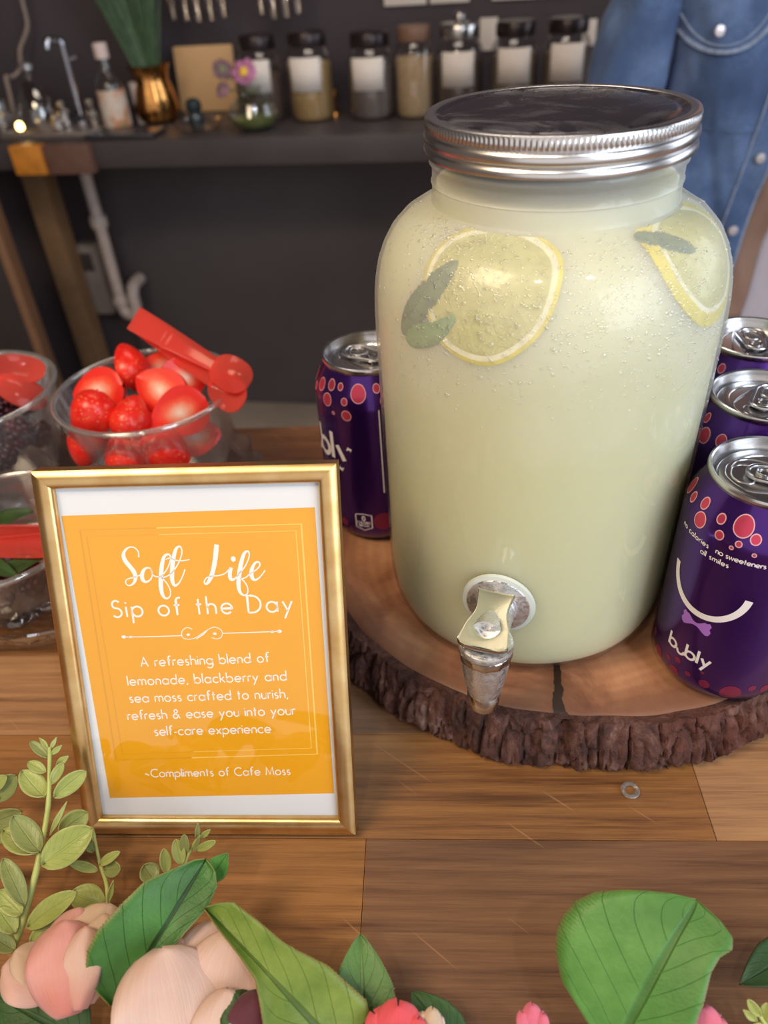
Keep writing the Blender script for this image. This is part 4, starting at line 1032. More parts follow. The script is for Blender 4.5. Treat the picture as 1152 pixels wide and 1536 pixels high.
# ------------------------------------------------------------------ the silk flowers and greenery at the near edge of the table
def leaf_mat(name, base, vein, rim, vstr=.5, rough=.45, sheenv=.0, light=None):
    t = NT(name); uvn = t.n('ShaderNodeTexCoord').outputs['UV']; su = t.n('ShaderNodeSeparateXYZ', inp={0: uvn}); u, k = su.outputs[0], su.outputs[1]
    kk = t.math('ABSOLUTE', t.math('SUBTRACT', k, .5))
    vo = t.co('Object'); nn = t.noise(vo, 55, 4, .6)
    col = t.mix(t.ramp(nn, [(.35, 0), (.7, 1)]), C8(*base), C8(*(light or tuple(min(255, x * 1.25) for x in base))))
    mid = t.ramp(kk, [(.0, 1), (.022, .9), (.04, 0)])
    side = t.math('ABSOLUTE', t.math('SINE', t.math('MULTIPLY', t.math('SUBTRACT', u, t.math('MULTIPLY', kk, .75)), PI * 6.0)))
    sv = t.ramp(side, [(0, 1), (.09, 0)])
    vm = t.math('MAXIMUM', mid, t.math('MULTIPLY', sv, .55))
    col = t.mix(t.math('MULTIPLY', vm, vstr), col, C8(*vein))
    ed = t.ramp(kk, [(.465, 0), (.5, 1)])
    col = t.mix(t.math('MULTIPLY', ed, .7), col, C8(*rim))
    weave = t.noise(vo, 900, 2)
    bp = t.bump(t.math('ADD', t.math('MULTIPLY', vm, -1.5), t.math('MULTIPLY', weave, .25)), .5, .0012)
    pr = t.bsdf(color=col, rough=rough, normal=bp, spec=.4)
    tl = t.n('ShaderNodeBsdfTranslucent', inp={'Color': col})
    m = t.n('ShaderNodeMixShader', inp={0: .22}); t.link(pr.outputs[0], m.inputs[1]); t.link(tl.outputs[0], m.inputs[2])
    return t.done(m)
L_deep = leaf_mat('silk_leaf_deep_green', (66, 114, 52), (30, 52, 30), (160, 148, 88), .85, .42)
L_olive = leaf_mat('silk_leaf_olive', (108, 134, 52), (50, 78, 40), (140, 104, 66), .6, .4, light=(144, 162, 74))
L_mid = leaf_mat('silk_leaf_mid_green', (84, 118, 62), (120, 140, 90), (150, 130, 80), .35, .4)
L_lime = leaf_mat('silk_leaf_fresh_green', (84, 140, 62), (58, 96, 48), (140, 128, 84), .5, .42, light=(112, 166, 84))
L_dark = leaf_mat('silk_leaf_dark_green', (54, 82, 40), (36, 60, 30), (80, 74, 50), .4, .5)
L_pale = leaf_mat('plastic_leaf_pale_green', (168, 180, 96), (188, 200, 124), (196, 190, 130), .35, .32, light=(192, 200, 122))
L_grey = leaf_mat('plastic_leaf_grey_green', (140, 150, 88), (162, 172, 112), (184, 176, 124), .4, .32, light=(160, 168, 104))
m_stem = simple('plant_stem_green', (176, 184, 104), .4, nscale=200)
m_stem2 = simple('dark_stem_green', (60, 88, 44), .5, nscale=200)
def petal_mat(name, a, b, base):
    t = NT(name); uvn = t.n('ShaderNodeTexCoord').outputs['UV']; su = t.n('ShaderNodeSeparateXYZ', inp={0: uvn})
    vo = t.co('Object'); nn = t.noise(vo, 40, 3)
    st = t.noise(t.n('ShaderNodeVectorMath', operation='MULTIPLY', inp={0: uvn, 1: (2, 60, 1)}).outputs[0], 1, 3)
    col = t.mix(t.ramp(nn, [(.35, 0), (.7, 1)]), C8(*a), C8(*b))
    col = t.mix(t.math('MULTIPLY', t.ramp(st, [(.42, .8), (.58, 0)]), .12), col, C8(*(x * .86 for x in base)))
    col = t.mix(t.ramp(su.outputs[0], [(.02, .85), (.45, 0)]), col, C8(*base))
    pr = t.bsdf(color=col, rough=.75, sheen=.3, sss=.25, sssr=(.006, .003, .002), normal=t.bump(st, .4, .0010))
    tl = t.n('ShaderNodeBsdfTranslucent', inp={'Color': col}); m = t.n('ShaderNodeMixShader', inp={0: .25}); t.link(pr.outputs[0], m.inputs[1]); t.link(tl.outputs[0], m.inputs[2])
    return t.done(m)
P_blush = petal_mat('blush_petal', (232, 186, 168), (238, 204, 184), (230, 156, 142))
P_pink = petal_mat('pink_petal', (228, 156, 142), (236, 180, 168), (222, 134, 122))
P_cream = petal_mat('cream_petal', (228, 198, 168), (236, 210, 184), (226, 176, 152))
P_white = petal_mat('white_pink_petal', (234, 200, 184), (240, 214, 200), (236, 140, 156))
P_coral = petal_mat('coral_petal', (244, 84, 96), (250, 110, 116), (226, 60, 80))
P_rosy = petal_mat('rosy_petal', (246, 120, 150), (250, 150, 170), (230, 80, 120))
P_wine = petal_mat('wine_petal', (96, 40, 52), (120, 52, 64), (70, 28, 40))
OUT = {'leaf': lambda u: sin(PI * u ** .85) ** .8 * (1 - .15 * u), 'ovate': lambda u: (sin(PI * min(1, u ** .62)) ** .72), 'oval': lambda u: sin(PI * u) ** .55,
       'petal': lambda u: (sin(PI * min(1, (.06 + .94 * u) ** 1.25)) ** .5), 'lance': lambda u: sin(PI * u ** .9) ** 1.1}
def blade(mb, B, T, width, outline='leaf', cup=.15, bend=.12, serr=0, twist=0, nrm=None, nu=26, nv=10, ruffle=0, fold=0, curl=0, mi=0, wl=None, wr=None):
    """a leaf or petal from its base B to its tip T; cup lifts the edges, bend arches the length"""
    B, T = Vector(B), Vector(T); ax = T - B; L = ax.length; ax.normalize()
    n = Vector(nrm) if nrm else (CAM - (B + T) / 2); n = (n - ax * n.dot(ax)).normalized(); n = Matrix.Rotation(twist, 3, ax) @ n
    sd = n.cross(ax).normalized(); of = OUT[outline]
    if serr: nu = 90
    def P(u, k):
        s = (k - .5) * 2; w_ = width * .5 * of(min(.999, max(.001, u)))
        if wl: w_ = interp(*(wl if s > 0 else wr), u)
        if serr: w_ *= 1 + serr * ((u * 44) % 1 - .5) * (abs(s) ** 2)
        z = -bend * L * (2 * u - 1) ** 2 + bend * L + cup * width * s * s * (1 - .3 * u) + fold * width * abs(s) + ruffle * width * sin(u * 9 + s * 2.5) * abs(s) * .25 - curl * L * max(0, u - .6) ** 2
        return B + ax * (L * u) + sd * (w_ * s) + n * z
    mb.grid(P, nu, nv, mi); return P
def pz(px, py, z): return AZ(px, py, z)
def wpx(px_w, p): return px_w * depth(p) / FPX
q6 = lambda x, y: (x / 3.2, 1090 + y / 3.2)
q7 = lambda x, y: (280 + x / 2.618, 1330 + y / 2.618)
q8 = lambda x, y: (700 + x / 2.549, 1300 + y / 2.549)
def sprig(label, stem, leaves, q, sc, mats, r0=.0016):
    """stem: [(x, y, z)], leaves: [(bx, by, tx, ty, width, z base, z tip)] traced where they stand"""
    pts = smoothpts([pz(*q(x, y), z) for x, y, z in stem], 6)
    root = thing('greenery_sprig', label, 'greenery', pts[0], group='artificial greenery sprigs')
    MB().tube(pts, [r0 * (1 - .5 * k / len(pts)) for k in range(len(pts))], 10).build('stem', m_stem, root, world=True)
    for i, (bx, by, tx, ty, wd, zb, zt) in enumerate(leaves):
        B = pz(*q(bx, by), zb); T = pz(*q(tx, ty), zt); mb = MB()
        rr = random.Random(i * 7 + int(bx))
        blade(mb, B, T, wpx(wd / sc, (B + T) / 2) * 1.08, 'oval' if wd > 34 else 'lance', .16, rr.uniform(-.05, .10), 0, rr.uniform(-.3, .3), nu=14, nv=8)
        mb.build('leaf', mats[i % len(mats)], root, world=True, solid=.0005, recalc=False)
    return root
sprig('tall pale green leafy sprig rising beside the lower left frame corner', [(60, 1060, .012), (110, 930, .018), (150, 790, .024), (190, 620, .030), (225, 430, .036), (237, 280, .042), (238, 100, .048)],
      [(215, 340, 105, 215, 100, .040, .044), (262, 335, 412, 210, 84, .040, .046), (245, 275, 302, 172, 48, .042, .047), (220, 220, 135, 172, 50, .044, .046), (236, 150, 145, 72, 44, .045, .049), (245, 135, 298, 88, 26, .046, .049),
       (235, 118, 188, 52, 22, .047, .050), (241, 112, 272, 50, 20, .047, .050), (270, 185, 330, 140, 34, .045, .047), (192, 605, 62, 430, 112, .032, .040), (180, 612, 18, 500, 112, .030, .030), (212, 660, 450, 485, 150, .030, .040), (282, 512, 420, 412, 104, .030, .030),
       (240, 520, 322, 358, 26, .034, .042), (118, 862, 14, 632, 84, .024, .034), (108, 900, -6, 790, 92, .022, .026), (140, 960, 372, 795, 104, .022, .034), (72, 992, -12, 872, 92, .018, .024), (150, 1040, 288, 925, 90, .018, .024), (70, 1075, -40, 1000, 80, .014, .02)],
      q6, 3.2, [L_pale, L_pale, L_pale, L_pale, L_grey], .0019)
sprig('short pale sprig between the tall sprig and the big dark leaf', [(520, 900, .012), (512, 760, .018), (478, 650, .024), (445, 490, .032)],
      [(470, 690, 335, 655, 44, .022, .026), (482, 662, 578, 600, 42, .024, .030), (508, 690, 582, 682, 66, .022, .026), (518, 850, 545, 735, 26, .016, .024), (500, 860, 340, 800, 120, .012, .018), (452, 600, 410, 560, 40, .026, .028), (455, 560, 440, 480, 20, .028, .034)], q6, 3.2, [L_pale, L_pale, L_grey], .0011)
sprig('small pale sprig peeping over the big dark leaf below the frame', [(850, 760, .014), (905, 610, .022), (960, 520, .028)],
      [(872, 660, 842, 540, 58, .020, .028), (892, 610, 885, 515, 44, .022, .030), (800, 700, 784, 585, 52, .018, .026), (745, 740, 690, 665, 90, .016, .020), (948, 590, 1036, 548, 38, .025, .030), (945, 540, 950, 460, 24, .027, .033), (962, 535, 1010, 492, 26, .027, .031), (930, 600, 960, 520, 24, .024, .030)], q6, 3.2, [L_pale, L_grey], .0011)
sprig('grey-green sprig cut off by the left edge above the pink rose', [(-160, 520, .014), (-60, 420, .02), (-20, 330, .026)],
      [(-30, 350, 82, 232, 100, .022, .030), (-60, 470, 108, 405, 90, .018, .024), (-40, 300, 35, 235, 60, .026, .032), (-60, 560, 40, 480, 80, .014, .018), (-60, 700, 95, 690, 60, .01, .014)], q6, 3.2, [L_grey, L_grey, L_pale], .0012)

def silk_leaf(label, base, tip, wd, q, sc, mat, zb, zt, outline='leaf', **kw):
    B = pz(*q(*base), zb); T = pz(*q(*tip), zt)
    root = thing('silk_leaf', label, 'silk leaf', B, group='loose silk leaves among the flowers')
    for key in ('wl', 'wr'):
        if key in kw: kw[key] = ([a for a, b in kw[key]], [wpx(b / sc, (B + T) / 2) for a, b in kw[key]])
    mb = MB(); P = blade(mb, B, T, wpx(wd / sc, (B + T) / 2), outline, serr=kw.pop('serr', .09), **kw)
    mb.build('leaf_blade', mat, root, world=True, solid=.0004, recalc=False)
    st = [P(u, .5) - (P(u, .5) - CAM).normalized() * -.0006 for u in (.0, .25, .5, .75, .92)]
    back = B - (T - B).normalized() * .012; back.z = max(.004, B.z - .012)
    MB().tube([back] + st, [.0011, .0010, .0008, .0007, .0005, .0003], 8).build('midrib', m_stem2, root, world=True)
    return root
silk_leaf('big dark green silk leaf slanting across the two pale roses', (570, 1345), (990, 632), 330, q6, 3.2, L_deep, .024, .048, 'leaf', cup=.10, bend=.08, fold=.05, serr=.03,
    wl=[(0, 40), (.03, 130), (.10, 215), (.2, 256), (.33, 266), (.5, 240), (.71, 197), (.86, 110), (.96, 50), (1, 4)], wr=[(0, 20), (.1, 30), (.18, 28), (.39, 70), (.59, 93), (.77, 128), (.90, 116), (.97, 70), (1, 4)])
silk_leaf('small folded green leaf tip behind the big dark leaf', (1000, 735), (1095, 605), 120, q6, 3.2, L_lime, .036, .044, 'leaf', cup=.1, bend=.05)
silk_leaf('olive green silk leaf pointing up left at the bottom centre', (610, 650), (70, 86), 360, q7, 2.618, L_olive, .022, .050, 'leaf', cup=.10, bend=.08, fold=.06, serr=.04,
    wl=[(0, 200), (.2, 185), (.37, 140), (.56, 42), (.7, 26), (.857, 16), (1, 2)], wr=[(0, 150), (.06, 182), (.32, 172), (.56, 117), (.75, 105), (.9, 92), (.96, 50), (1, 2)])
silk_leaf('pointed mid green silk leaf behind the olive leaf', (700, 660), (682, 185), 270, q7, 2.618, L_mid, .014, .030, 'ovate', cup=.06, bend=.08)
silk_leaf('dull low green silk leaf by the white bud at the bottom', (1060, 640), (885, 410), 190, q7, 2.618, L_dark, .010, .020, 'ovate', cup=.06, bend=.06)
silk_leaf('large broad fresh green silk leaf at the lower right', (575, 690), (880, 126), 560, q8, 2.549, L_lime, .026, .058, 'oval', cup=.02, bend=.06, fold=.012, serr=.02,
    wl=[(0, 120), (.1, 270), (.22, 338), (.33, 372), (.44, 380), (.55, 365), (.67, 322), (.78, 245), (.87, 165), (.95, 80), (1, 4)], wr=[(0, 130), (.2, 180), (.31, 192), (.51, 176), (.70, 150), (.80, 152), (.88, 176), (.94, 160), (.98, 100), (1, 4)])
silk_leaf('dark green silk leaf cut off by the right edge', (1290, 300), (1042, 452), 170, q8, 2.549, L_dark, .016, .02, 'leaf', cup=.08, bend=.06)
silk_leaf('low dark green silk leaf under the blush rose at the bottom left', (420, 1520), (-20, 1290), 420, q6, 3.2, L_dark, .006, .016, 'leaf', cup=.05, bend=.06)

def rose(label, petals, q, sc, core, name='silk_rose', cat='silk rose'):
    root = thing(name, label, cat, pz(*q(*core[:2]), core[2]), group='silk flower heads at the table edge')
    for i, (bx, by, tx, ty, wd, zb, zt, mat, cup, bend, tw) in enumerate(petals):
        B = pz(*q(bx, by), zb); T = pz(*q(tx, ty), zt); mb = MB()
        blade(mb, B, T, wpx(wd / sc, (B + T) / 2), 'petal', cup, bend, 0, tw, nu=22, nv=16, ruffle=.25)
        mb.build('petal', mat, root, world=True, solid=.0006, recalc=False)
    return root
rose('blush pink silk rose bud lying at the lower left', [
    (400, 1300, 520, 850, 330, .020, .034, P_cream, -.18, .05, .2), (330, 1250, 370, 870, 270, .024, .036, P_pink, -.22, .06, -.1), (300, 1230, 10, 1160, 270, .022, .030, P_blush, -.15, .10, .15), (290, 1200, 70, 1080, 200, .024, .034, P_cream, -.15, .08, .3),
    (330, 1390, 300, 930, 350, .030, .044, P_pink, -.24, .10, 0), (400, 1330, 500, 900, 200, .026, .040, P_cream, -.2, .08, -.4), (380, 1360, 410, 960, 180, .032, .044, P_blush, -.2, .08, -.2)], q6, 3.2, (340, 1330, .018))
rose('white and pink silk rose open under the big dark leaf', [
    (960, 1540, 1010, 935, 360, .014, .036, P_white, -.10, .06, .1), (980, 1600, 1120, 990, 440, .018, .042, P_white, -.10, .06, -.25), (900, 1560, 830, 1020, 300, .016, .038, P_blush, -.16, .06, .2),
    (880, 1700, 770, 1065, 560, .024, .048, P_white, -.12, .10, .2), (1040, 1760, 1090, 1260, 330, .024, .040, P_white, -.12, .08, -.3)], q6, 3.2, (930, 1540, .012))
rose('wine red silk blossom under the olive leaf at the bottom', [
    (250, 640, 190, 420, 170, .026, .040, L_dark, -.2, .1, .2), (250, 660, 280, 425, 210, .028, .042, P_wine, -.2, .1, 0), (220, 680, 130, 500, 190, .026, .036, P_wine, -.2, .1, .2), (300, 690, 330, 520, 160, .026, .036, P_rosy, -.2, .1, -.2)], q7, 2.618, (250, 620, .02), 'silk_blossom', 'silk blossom')
rose('coral red silk blossom at the bottom edge, centre', [
    (820, 640, 740, 500, 150, .020, .034, P_coral, -.22, .1, .2), (830, 640, 830, 470, 180, .022, .038, P_coral, -.25, .12, 0), (850, 650, 905, 520, 150, .020, .034, P_coral, -.22, .1, -.2), (700, 560, 640, 400, 60, .018, .030, P_coral, -.1, .1, 0)], q7, 2.618, (820, 600, .014), 'silk_blossom', 'silk blossom')
rose('tiny white silk bud beside the coral blossom', [
    (950, 620, 925, 500, 70, .020, .032, P_cream, -.25, .1, .3), (960, 620, 965, 485, 80, .020, .034, P_cream, -.25, .1, 0), (970, 620, 995, 510, 60, .020, .030, P_white, -.25, .1, -.3)], q7, 2.618, (955, 600, .016), 'silk_blossom', 'silk blossom')
rose('small pink silk bud at the bottom, left of the broad leaf', [
    (250, 680, 215, 560, 80, .022, .034, P_rosy, -.25, .1, .3), (250, 680, 250, 532, 85, .022, .036, P_rosy, -.25, .1, 0), (255, 690, 290, 565, 80, .022, .034, P_rosy, -.25, .1, -.3)], q8, 2.549, (250, 640, .016), 'silk_blossom', 'silk blossom')
rose('rounded pink silk bud at the bottom, right of the broad leaf', [
    (910, 720, 850, 560, 130, .022, .036, P_rosy, -.25, .1, .3), (910, 720, 905, 540, 140, .022, .038, P_rosy, -.25, .1, 0), (915, 720, 965, 580, 120, .022, .034, P_rosy, -.25, .1, -.3)], q8, 2.549, (910, 660, .016), 'silk_blossom', 'silk blossom')
sprig('pale ragged green leaflet in the bottom right corner', [(1190, 690, .012), (1140, 600, .018), (1100, 540, .022)],
      [(1120, 570, 1075, 505, 36, .02, .026), (1110, 590, 1055, 545, 30, .018, .022), (1130, 590, 1150, 520, 36, .018, .024), (1140, 620, 1085, 610, 34, .016, .018), (1150, 620, 1200, 560, 40, .016, .02)], q8, 2.549, [L_pale], .0011)

# ------------------------------------------------------------------ the back counter and what stands on it
def cat(px, d, z):
    """the point of the counter row at depth d and height z that shows at column px"""
    a, b = -1.2, 1.8
    for _ in range(50):
        m = (a + b) / 2
        if PX(CF(m, d, z))[0] < px: a = m
        else: b = m
    return CF((a + b) / 2, d, z)
def sof(p): return (Vector(p) - CA).dot(CE)
def pxm(p): return depth(p) / FPX
m_ctop = simple('counter_black_top', (68, 61, 64), .45, nscale=8, namt=.15)  # black top painted greyer, haze put into its colour
m_cleg = simple('counter_pale_wood', (150, 116, 84), .6, nscale=30, namt=.12)
m_orange = simple('orange_wood_block', (204, 130, 46), .5, nscale=40, namt=.2)
m_brown = simple('brown_wood_block', (104, 74, 64), .55, nscale=40, namt=.15)
counter = thing('back_counter', 'long black counter along the dark back wall holding jars and bottles', 'counter', CF(.4, .2, FLOORZ))
MB().box(CF(.35, WALLD / 2 - .002, -.029), (2.9, WALLD - .008, .058), M=M11).build('countertop', m_ctop, counter, bevel=.004, world=True)
pL = cat(152, WALLD - .035, -.25); sL = sof(pL)
MB().box(CF((sL + 1.75) / 2, WALLD - .02, (FLOORZ - .06) / 2 + .0), (1.75 - sL, .03, -FLOORZ - .064), M=M11).build('front_panel', m_panel, counter, bevel=.002, world=True)
p = cat(52, .33, -.12)
MB().box((p.x, p.y, (FLOORZ - .06) / 2), (.066, .066, -FLOORZ - .062), M=M11).build('leg', m_cleg, counter, bevel=.002, world=True)
p = CF(1.65, .33, 0)
MB().box((p.x, p.y, (FLOORZ - .06) / 2), (.066, .066, -FLOORZ - .062), M=M11).build('leg', m_cleg, counter, bevel=.002, world=True)
for a, b, m in ((22, 69, m_orange), (72, 139, m_brown)):
    p0 = cat(a, -.012, -.03); p1 = cat(b, -.012, -.03); s0, s1 = sof(p0), sof(p1)
    MB().box(CF((s0 + s1) / 2, -.012, -.032), (s1 - s0, .026, .063), M=M11).build('edge_block', m, counter, bevel=.003, world=True)

p = AY(40, 420, 1.78)
m_cab = simple('cabinet_dark_side', (44, 34, 34), .6); m_trim = simple('cabinet_wood_edge', (128, 92, 66), .55)
cab = thing('side_cabinet', 'dark cabinet with a thin wooden edge strip at the left border', 'cabinet', (p.x - .3, p.y, FLOORZ))
hz = p.z + .19 - FLOORZ
MB().box((p.x - .33, p.y, FLOORZ + hz / 2), (.60, .05, hz)).build('cabinet_side', m_cab, cab, bevel=.003, world=True)
MB().box((p.x - .02, p.y, FLOORZ + hz / 2), (.019, .054, hz)).build('edge_strip', m_trim, cab, bevel=.002, world=True)

m_pvc = simple('white_pipe_plastic', (196, 180, 174), .4)
pa = cat(118, .29, -.075); zb = -.5
for _ in range(40):
    if PX((pa.x, pa.y, zb))[1] < 468: zb -= .01
    else: break
pipe = thing('drain_pipe', 'white plastic drain pipe with a trap under the counter', 'pipe', (pa.x, pa.y, zb))
MB().tube([(pa.x, pa.y, -.0590), (pa.x, pa.y, zb + .02)], .0165, 20).build('straight_pipe', m_pvc, pipe, world=True)
zm = -.075 - (-.075 - zb) * .40
MB().lathe([(.0165, -.018), (.0235, -.018), (.0245, -.010), (.0245, .006), (.021, .014), (.0165, .015)], 24, c=(pa.x, pa.y, zm)).build('joint', m_pvc, pipe, world=True)
MB().lathe([(.0165, -.014), (.0225, -.014), (.0235, 0), (.0165, .012)], 24, c=(pa.x, pa.y, zb + .045)).build('joint', m_pvc, pipe, world=True)
MB().tube([Vector((pa.x, pa.y, zb + .03)) + CE * (.022 - .022 * cos(t_)) + Vector((0, 0, -.034 * sin(t_))) for t_ in [PI * k / 14 for k in range(15)]] + [Vector((pa.x, pa.y, zb + .06)) + CE * .044, Vector((pa.x, pa.y, zb + .078)) + CE * .044 + CN * .012, Vector((pa.x, pa.y, zb + .084)) + CE * .044 + CN * .03, Vector((pa.x, pa.y, zb + .084)) + CE * .044 + CN * .070], .0178, 20).build('trap_bend', m_pvc, pipe, world=True)
m_box = simple('grey_box_plastic', (150, 138, 134), .5); m_dk = simple('dark_window_plastic', (70, 64, 64), .4)
p = cat(137, WALLD - .03, -.30)
for _ in range(40):
    if PX(p)[1] < 415: p.z -= .01
pb = cat(137, WALLD - .03, p.z); k = pxm(pb)
ob = thing('outlet_box', 'grey box with a dark window on the wall behind the drain pipe', 'outlet box', pb)
MB().box(pb, (54 * k, .055, 104 * k), M=M11).build('box_shell', m_box, ob, bevel=.006, world=True)
MB().box(pb + Vector((0, 0, 28 * k)) - CN * .0285, (34 * k, .004, 26 * k), M=M11).build('box_window', m_dk, ob, bevel=.001, world=True)

# storage jars
m_jg = thin_glass('storage_jar_glass', (.95, .95, .95), base=.07, edge=.8, rough=.04, power=2.6)
m_label = simple('jar_label_paper', (226, 216, 210), .7, namt=.03)
m_lidk = simple('jar_lid_dark', (52, 44, 46), .3, metal=.6); m_lidb = simple('jar_lid_wood', (120, 88, 70), .5); m_lids = simple('jar_lid_steel', (190, 186, 184), .22, metal=1)
def herb(name, a, b): 
    t = NT(name); v = t.co('Object'); return t.done(t.bsdf(color=t.ramp(t.noise(v, 160, 4, .7), [(.35, C8(*a)), (.65, C8(*b))]), rough=.9))
def storage_jar(label, pxc, wpx_, top, d, fillm, fill, lidm, lab=True, knob=False, laby=(.36, .74)):
    b = cat(pxc, d, .06); b.z = 0; b = cat(pxc, d, .08); b.z = 0; k = pxm(b + Vector((0, 0, .08))); R = wpx_ * k / 2
    h = .05
    while PX((b.x, b.y, h))[1] > top and h < .4: h += .001
    r = thing('storage_jar', label, 'storage jar', b, (0, 0, CROT), 'glass storage jars on the back counter')
    sh = h - .03
    MB().lathe([(.0005, .001), (R * .86, .0008), (R * .97, .006), (R, .014), (R, sh - R * .55), (R * .96, sh - R * .32), (R * .84, sh - R * .12), (R * .74, sh), (R * .74, sh + .010)], 48).build('jar_glass', m_jg, r)
    Ri = R - .003; zt = fill * (sh - R * .5)
    MB().lathe([(.0005, .004), (Ri * .9, .004), (Ri, .014), (Ri, zt), (Ri * .6, zt + .004), (.0005, zt + .006)], 40).build('jar_contents', fillm, r)
    L = MB().lathe([(R * .70, sh + .002), (R * .80, sh + .002), (R * .82, sh + .006), (R * .82, h - .006), (R * .76, h), (.0005, h + .001)], 40).build('jar_lid', lidm, r)
    if knob: MB().ell((0, 0, h + .010), (.013, .013, .012)).build('lid_knob', m_lids, L)
    if lab:
        z0, z1 = laby[0] * h, laby[1] * h
        fr = lambda u, q: Vector(((R + .0006) * cos(-PI / 2 + (u - .5) * 1.45), (R + .0006) * sin(-PI / 2 + (u - .5) * 1.45), z0 + (z1 - z0) * q))
        MB().grid(fr, 14, 2).build('jar_label', m_label, r, solid=.0004, recalc=False)
    return r
storage_jar('dark jar with a white label half hidden by the purple flowers', 393, 64, 52, .20, herb('dark_tea', (84, 66, 60), (120, 96, 84)), .8, m_lidk)
storage_jar('jar of olive yellow powder with a white label', 466, 68, 47, .19, herb('olive_powder', (160, 128, 82), (178, 146, 96)), .96, m_lidk)
storage_jar('jar of grey brown grounds, white label, just right of the gold candle holder', 557, 70, 48, .19, herb('grey_grounds', (98, 86, 84), (122, 108, 104)), .9, m_lidk)
storage_jar('unlabelled jar of beige grains with a wooden lid', 622, 60, 38, .19, herb('beige_grains', (172, 142, 108), (204, 176, 138)), .94, m_lidb, False)
storage_jar('labelled dark jar with a round steel knob on its lid', 689, 70, 34, .20, herb('dark_leaves', (70, 58, 54), (110, 92, 80)), .9, m_lids, True, True, (.34, .72))
storage_jar('labelled jar of brown herbs behind the steel lid', 771, 70, 30, .20, herb('brown_herbs', (112, 96, 80), (148, 130, 108)), .95, m_lidk, True, False, (.36, .74))
storage_jar('labelled jar of brown herbs next to the denim sleeve', 848, 70, 26, .20, herb('dim_herbs', (92, 76, 68), (130, 112, 98)), .95, m_lidk, True, False, (.36, .76))

# wall cards, small tags, hanging glasses
for i, (a, b, wh) in enumerate(((576, 640, 'above the beige grain jar'), (645, 704, 'above the steel knob jar'), (738, 803, 'above the brown herb jar'), (808, 875, 'nearest the denim shirt'))):
    z = .2
    q = cat((a + b) / 2, WALLD - .004, z)
    while PX(q)[1] > 11 and z < .5: z += .002; q = cat((a + b) / 2, WALLD - .004, z)
    k = pxm(q); o = MB().box(q + Vector((0, 0, .055)), ((b - a) * k, .003, .11), M=M11).build('wall_card', m_label, bevel=.0008)
    tag(o, 'white card on the dark wall, %s' % wh, 'card', 'white cards along the top of the wall')
for a, y, w_, h_, wh in ((733, 52, 26, 42, 'between the steel knob jar and the next jar'), (884, 50, 20, 34, 'right of the last storage jar'), (918, 46, 14, 32, 'beside the denim sleeve')):
    z = .02; q = cat(a, WALLD - .004, z)
    while PX(q)[1] > y and z < .5: z += .002; q = cat(a, WALLD - .004, z)
    k = pxm(q); o = MB().box(q, (w_ * k, .003, h_ * k), M=M11).build('wall_tag', m_label, bevel=.0006)
    tag(o, 'small pale tag on the wall %s' % wh, 'tag', 'small pale tags behind the jars')
m_hg = thin_glass('hanging_glass', (.9, .86, .84), base=.16, edge=.9, rough=.08, power=1.6)
rz = .42
rk = thing('glass_rack', 'slim dark rail above the back counter holding tapered glasses', 'rack', cat(350, .30, rz))
a0, a1 = sof(cat(225, .30, rz)), sof(cat(500, .30, rz))
MB().box(CF((a0 + a1) / 2, .365, rz + .006), (a1 - a0, .13, .010), M=M11).build('rack_board', m_lidk, rk, bevel=.002, world=True)
for j, (px_, yb) in enumerate(((262, 30), (281, 33), (299, 35), (318, 32), (337, 28), (393, 24), (412, 30), (431, 28), (449, 22))):
    z = .15; q = cat(px_, .33, z)
    while PX(q)[1] > yb and z < .5: z += .002; q = cat(px_, .33, z)
    z = q.z; top = rz; k = pxm(q); H = top - z
    o = MB().lathe([(.0005, 0), (5 * k, .0), (6 * k, .004), (9 * k, H * .34), (10.5 * k, H * .36), (10.5 * k, H * .40), (6 * k, H * .45), (4 * k, H * .8), (12 * k, H - .001), (.0005, H - .0002)], 20).build('hanging_glass', m_hg)
    o.location = (q.x, q.y, z); grp = 'left' if j < 5 else 'right'
    o['label'] = 'clear tapered glass hanging in the %s cluster, %s from its left' % (grp, ['first', 'second', 'third', 'fourth', 'fifth'][j if j < 5 else j - 5])
    o['category'] = 'glass'; o['group'] = 'glasses hanging above the back counter'

# grass plant in the gold vase
b = cat(240, .215, 0); k = pxm(b)
pl = thing('potted_grass', 'tall green grass bursting from a small gold vase', 'plant', b)
t = NT('gold_vase_metal'); m_gv = t.done(t.bsdf(color=C8(224, 160, 92), metal=1, rough=.16))
def fac(r, z, a, j): return r * (1 + .07 * abs(sin(a * 6)))
MB().lathe([(.0005, 0), (20 * k, 0), (27 * k, .008), (31 * k, .030), (27 * k, .070), (23 * k, .090), (24 * k, .108), (29 * k, .124), (27 * k, .124), (22 * k, .107)], 48, rf=fac).build('gold_vase', m_gv, pl)
m_grass = simple('grass_blade_green', (82, 106, 78), .5, nscale=60, namt=.3)
rg = random.Random(4); mb = MB()
for i in range(230):
    a = rg.uniform(0, 2 * PI); sp = abs(rg.gauss(0, .30)); ux = rg.uniform(-.36, .34); ln_ = rg.uniform(.22, .36); r0 = rg.uniform(0, 18) * k
    dr = Vector((ux, sin(a) * sp * .35, 1)).normalized(); r0 = abs(ux) * 50 * k; a = (0 if ux > 0 else PI) + rg.uniform(-.6, .6)
    p0 = Vector((r0 * cos(a), r0 * sin(a), .10)); p1 = p0 + dr * ln_ * .5; p2 = p0 + dr * ln_ + Vector((cos(a) * .02 * sp, 0, -.01 * sp))
    if (M11.transposed() @ p2).y > .18 or (p2.x > .075 and p2.z > .18): continue
    mb.tube([p0, p1, p2], [.0019, .0016, .0004], 4)
gb = mb.build('grass_blades', m_grass, pl); gb['kind'] = 'stuff'

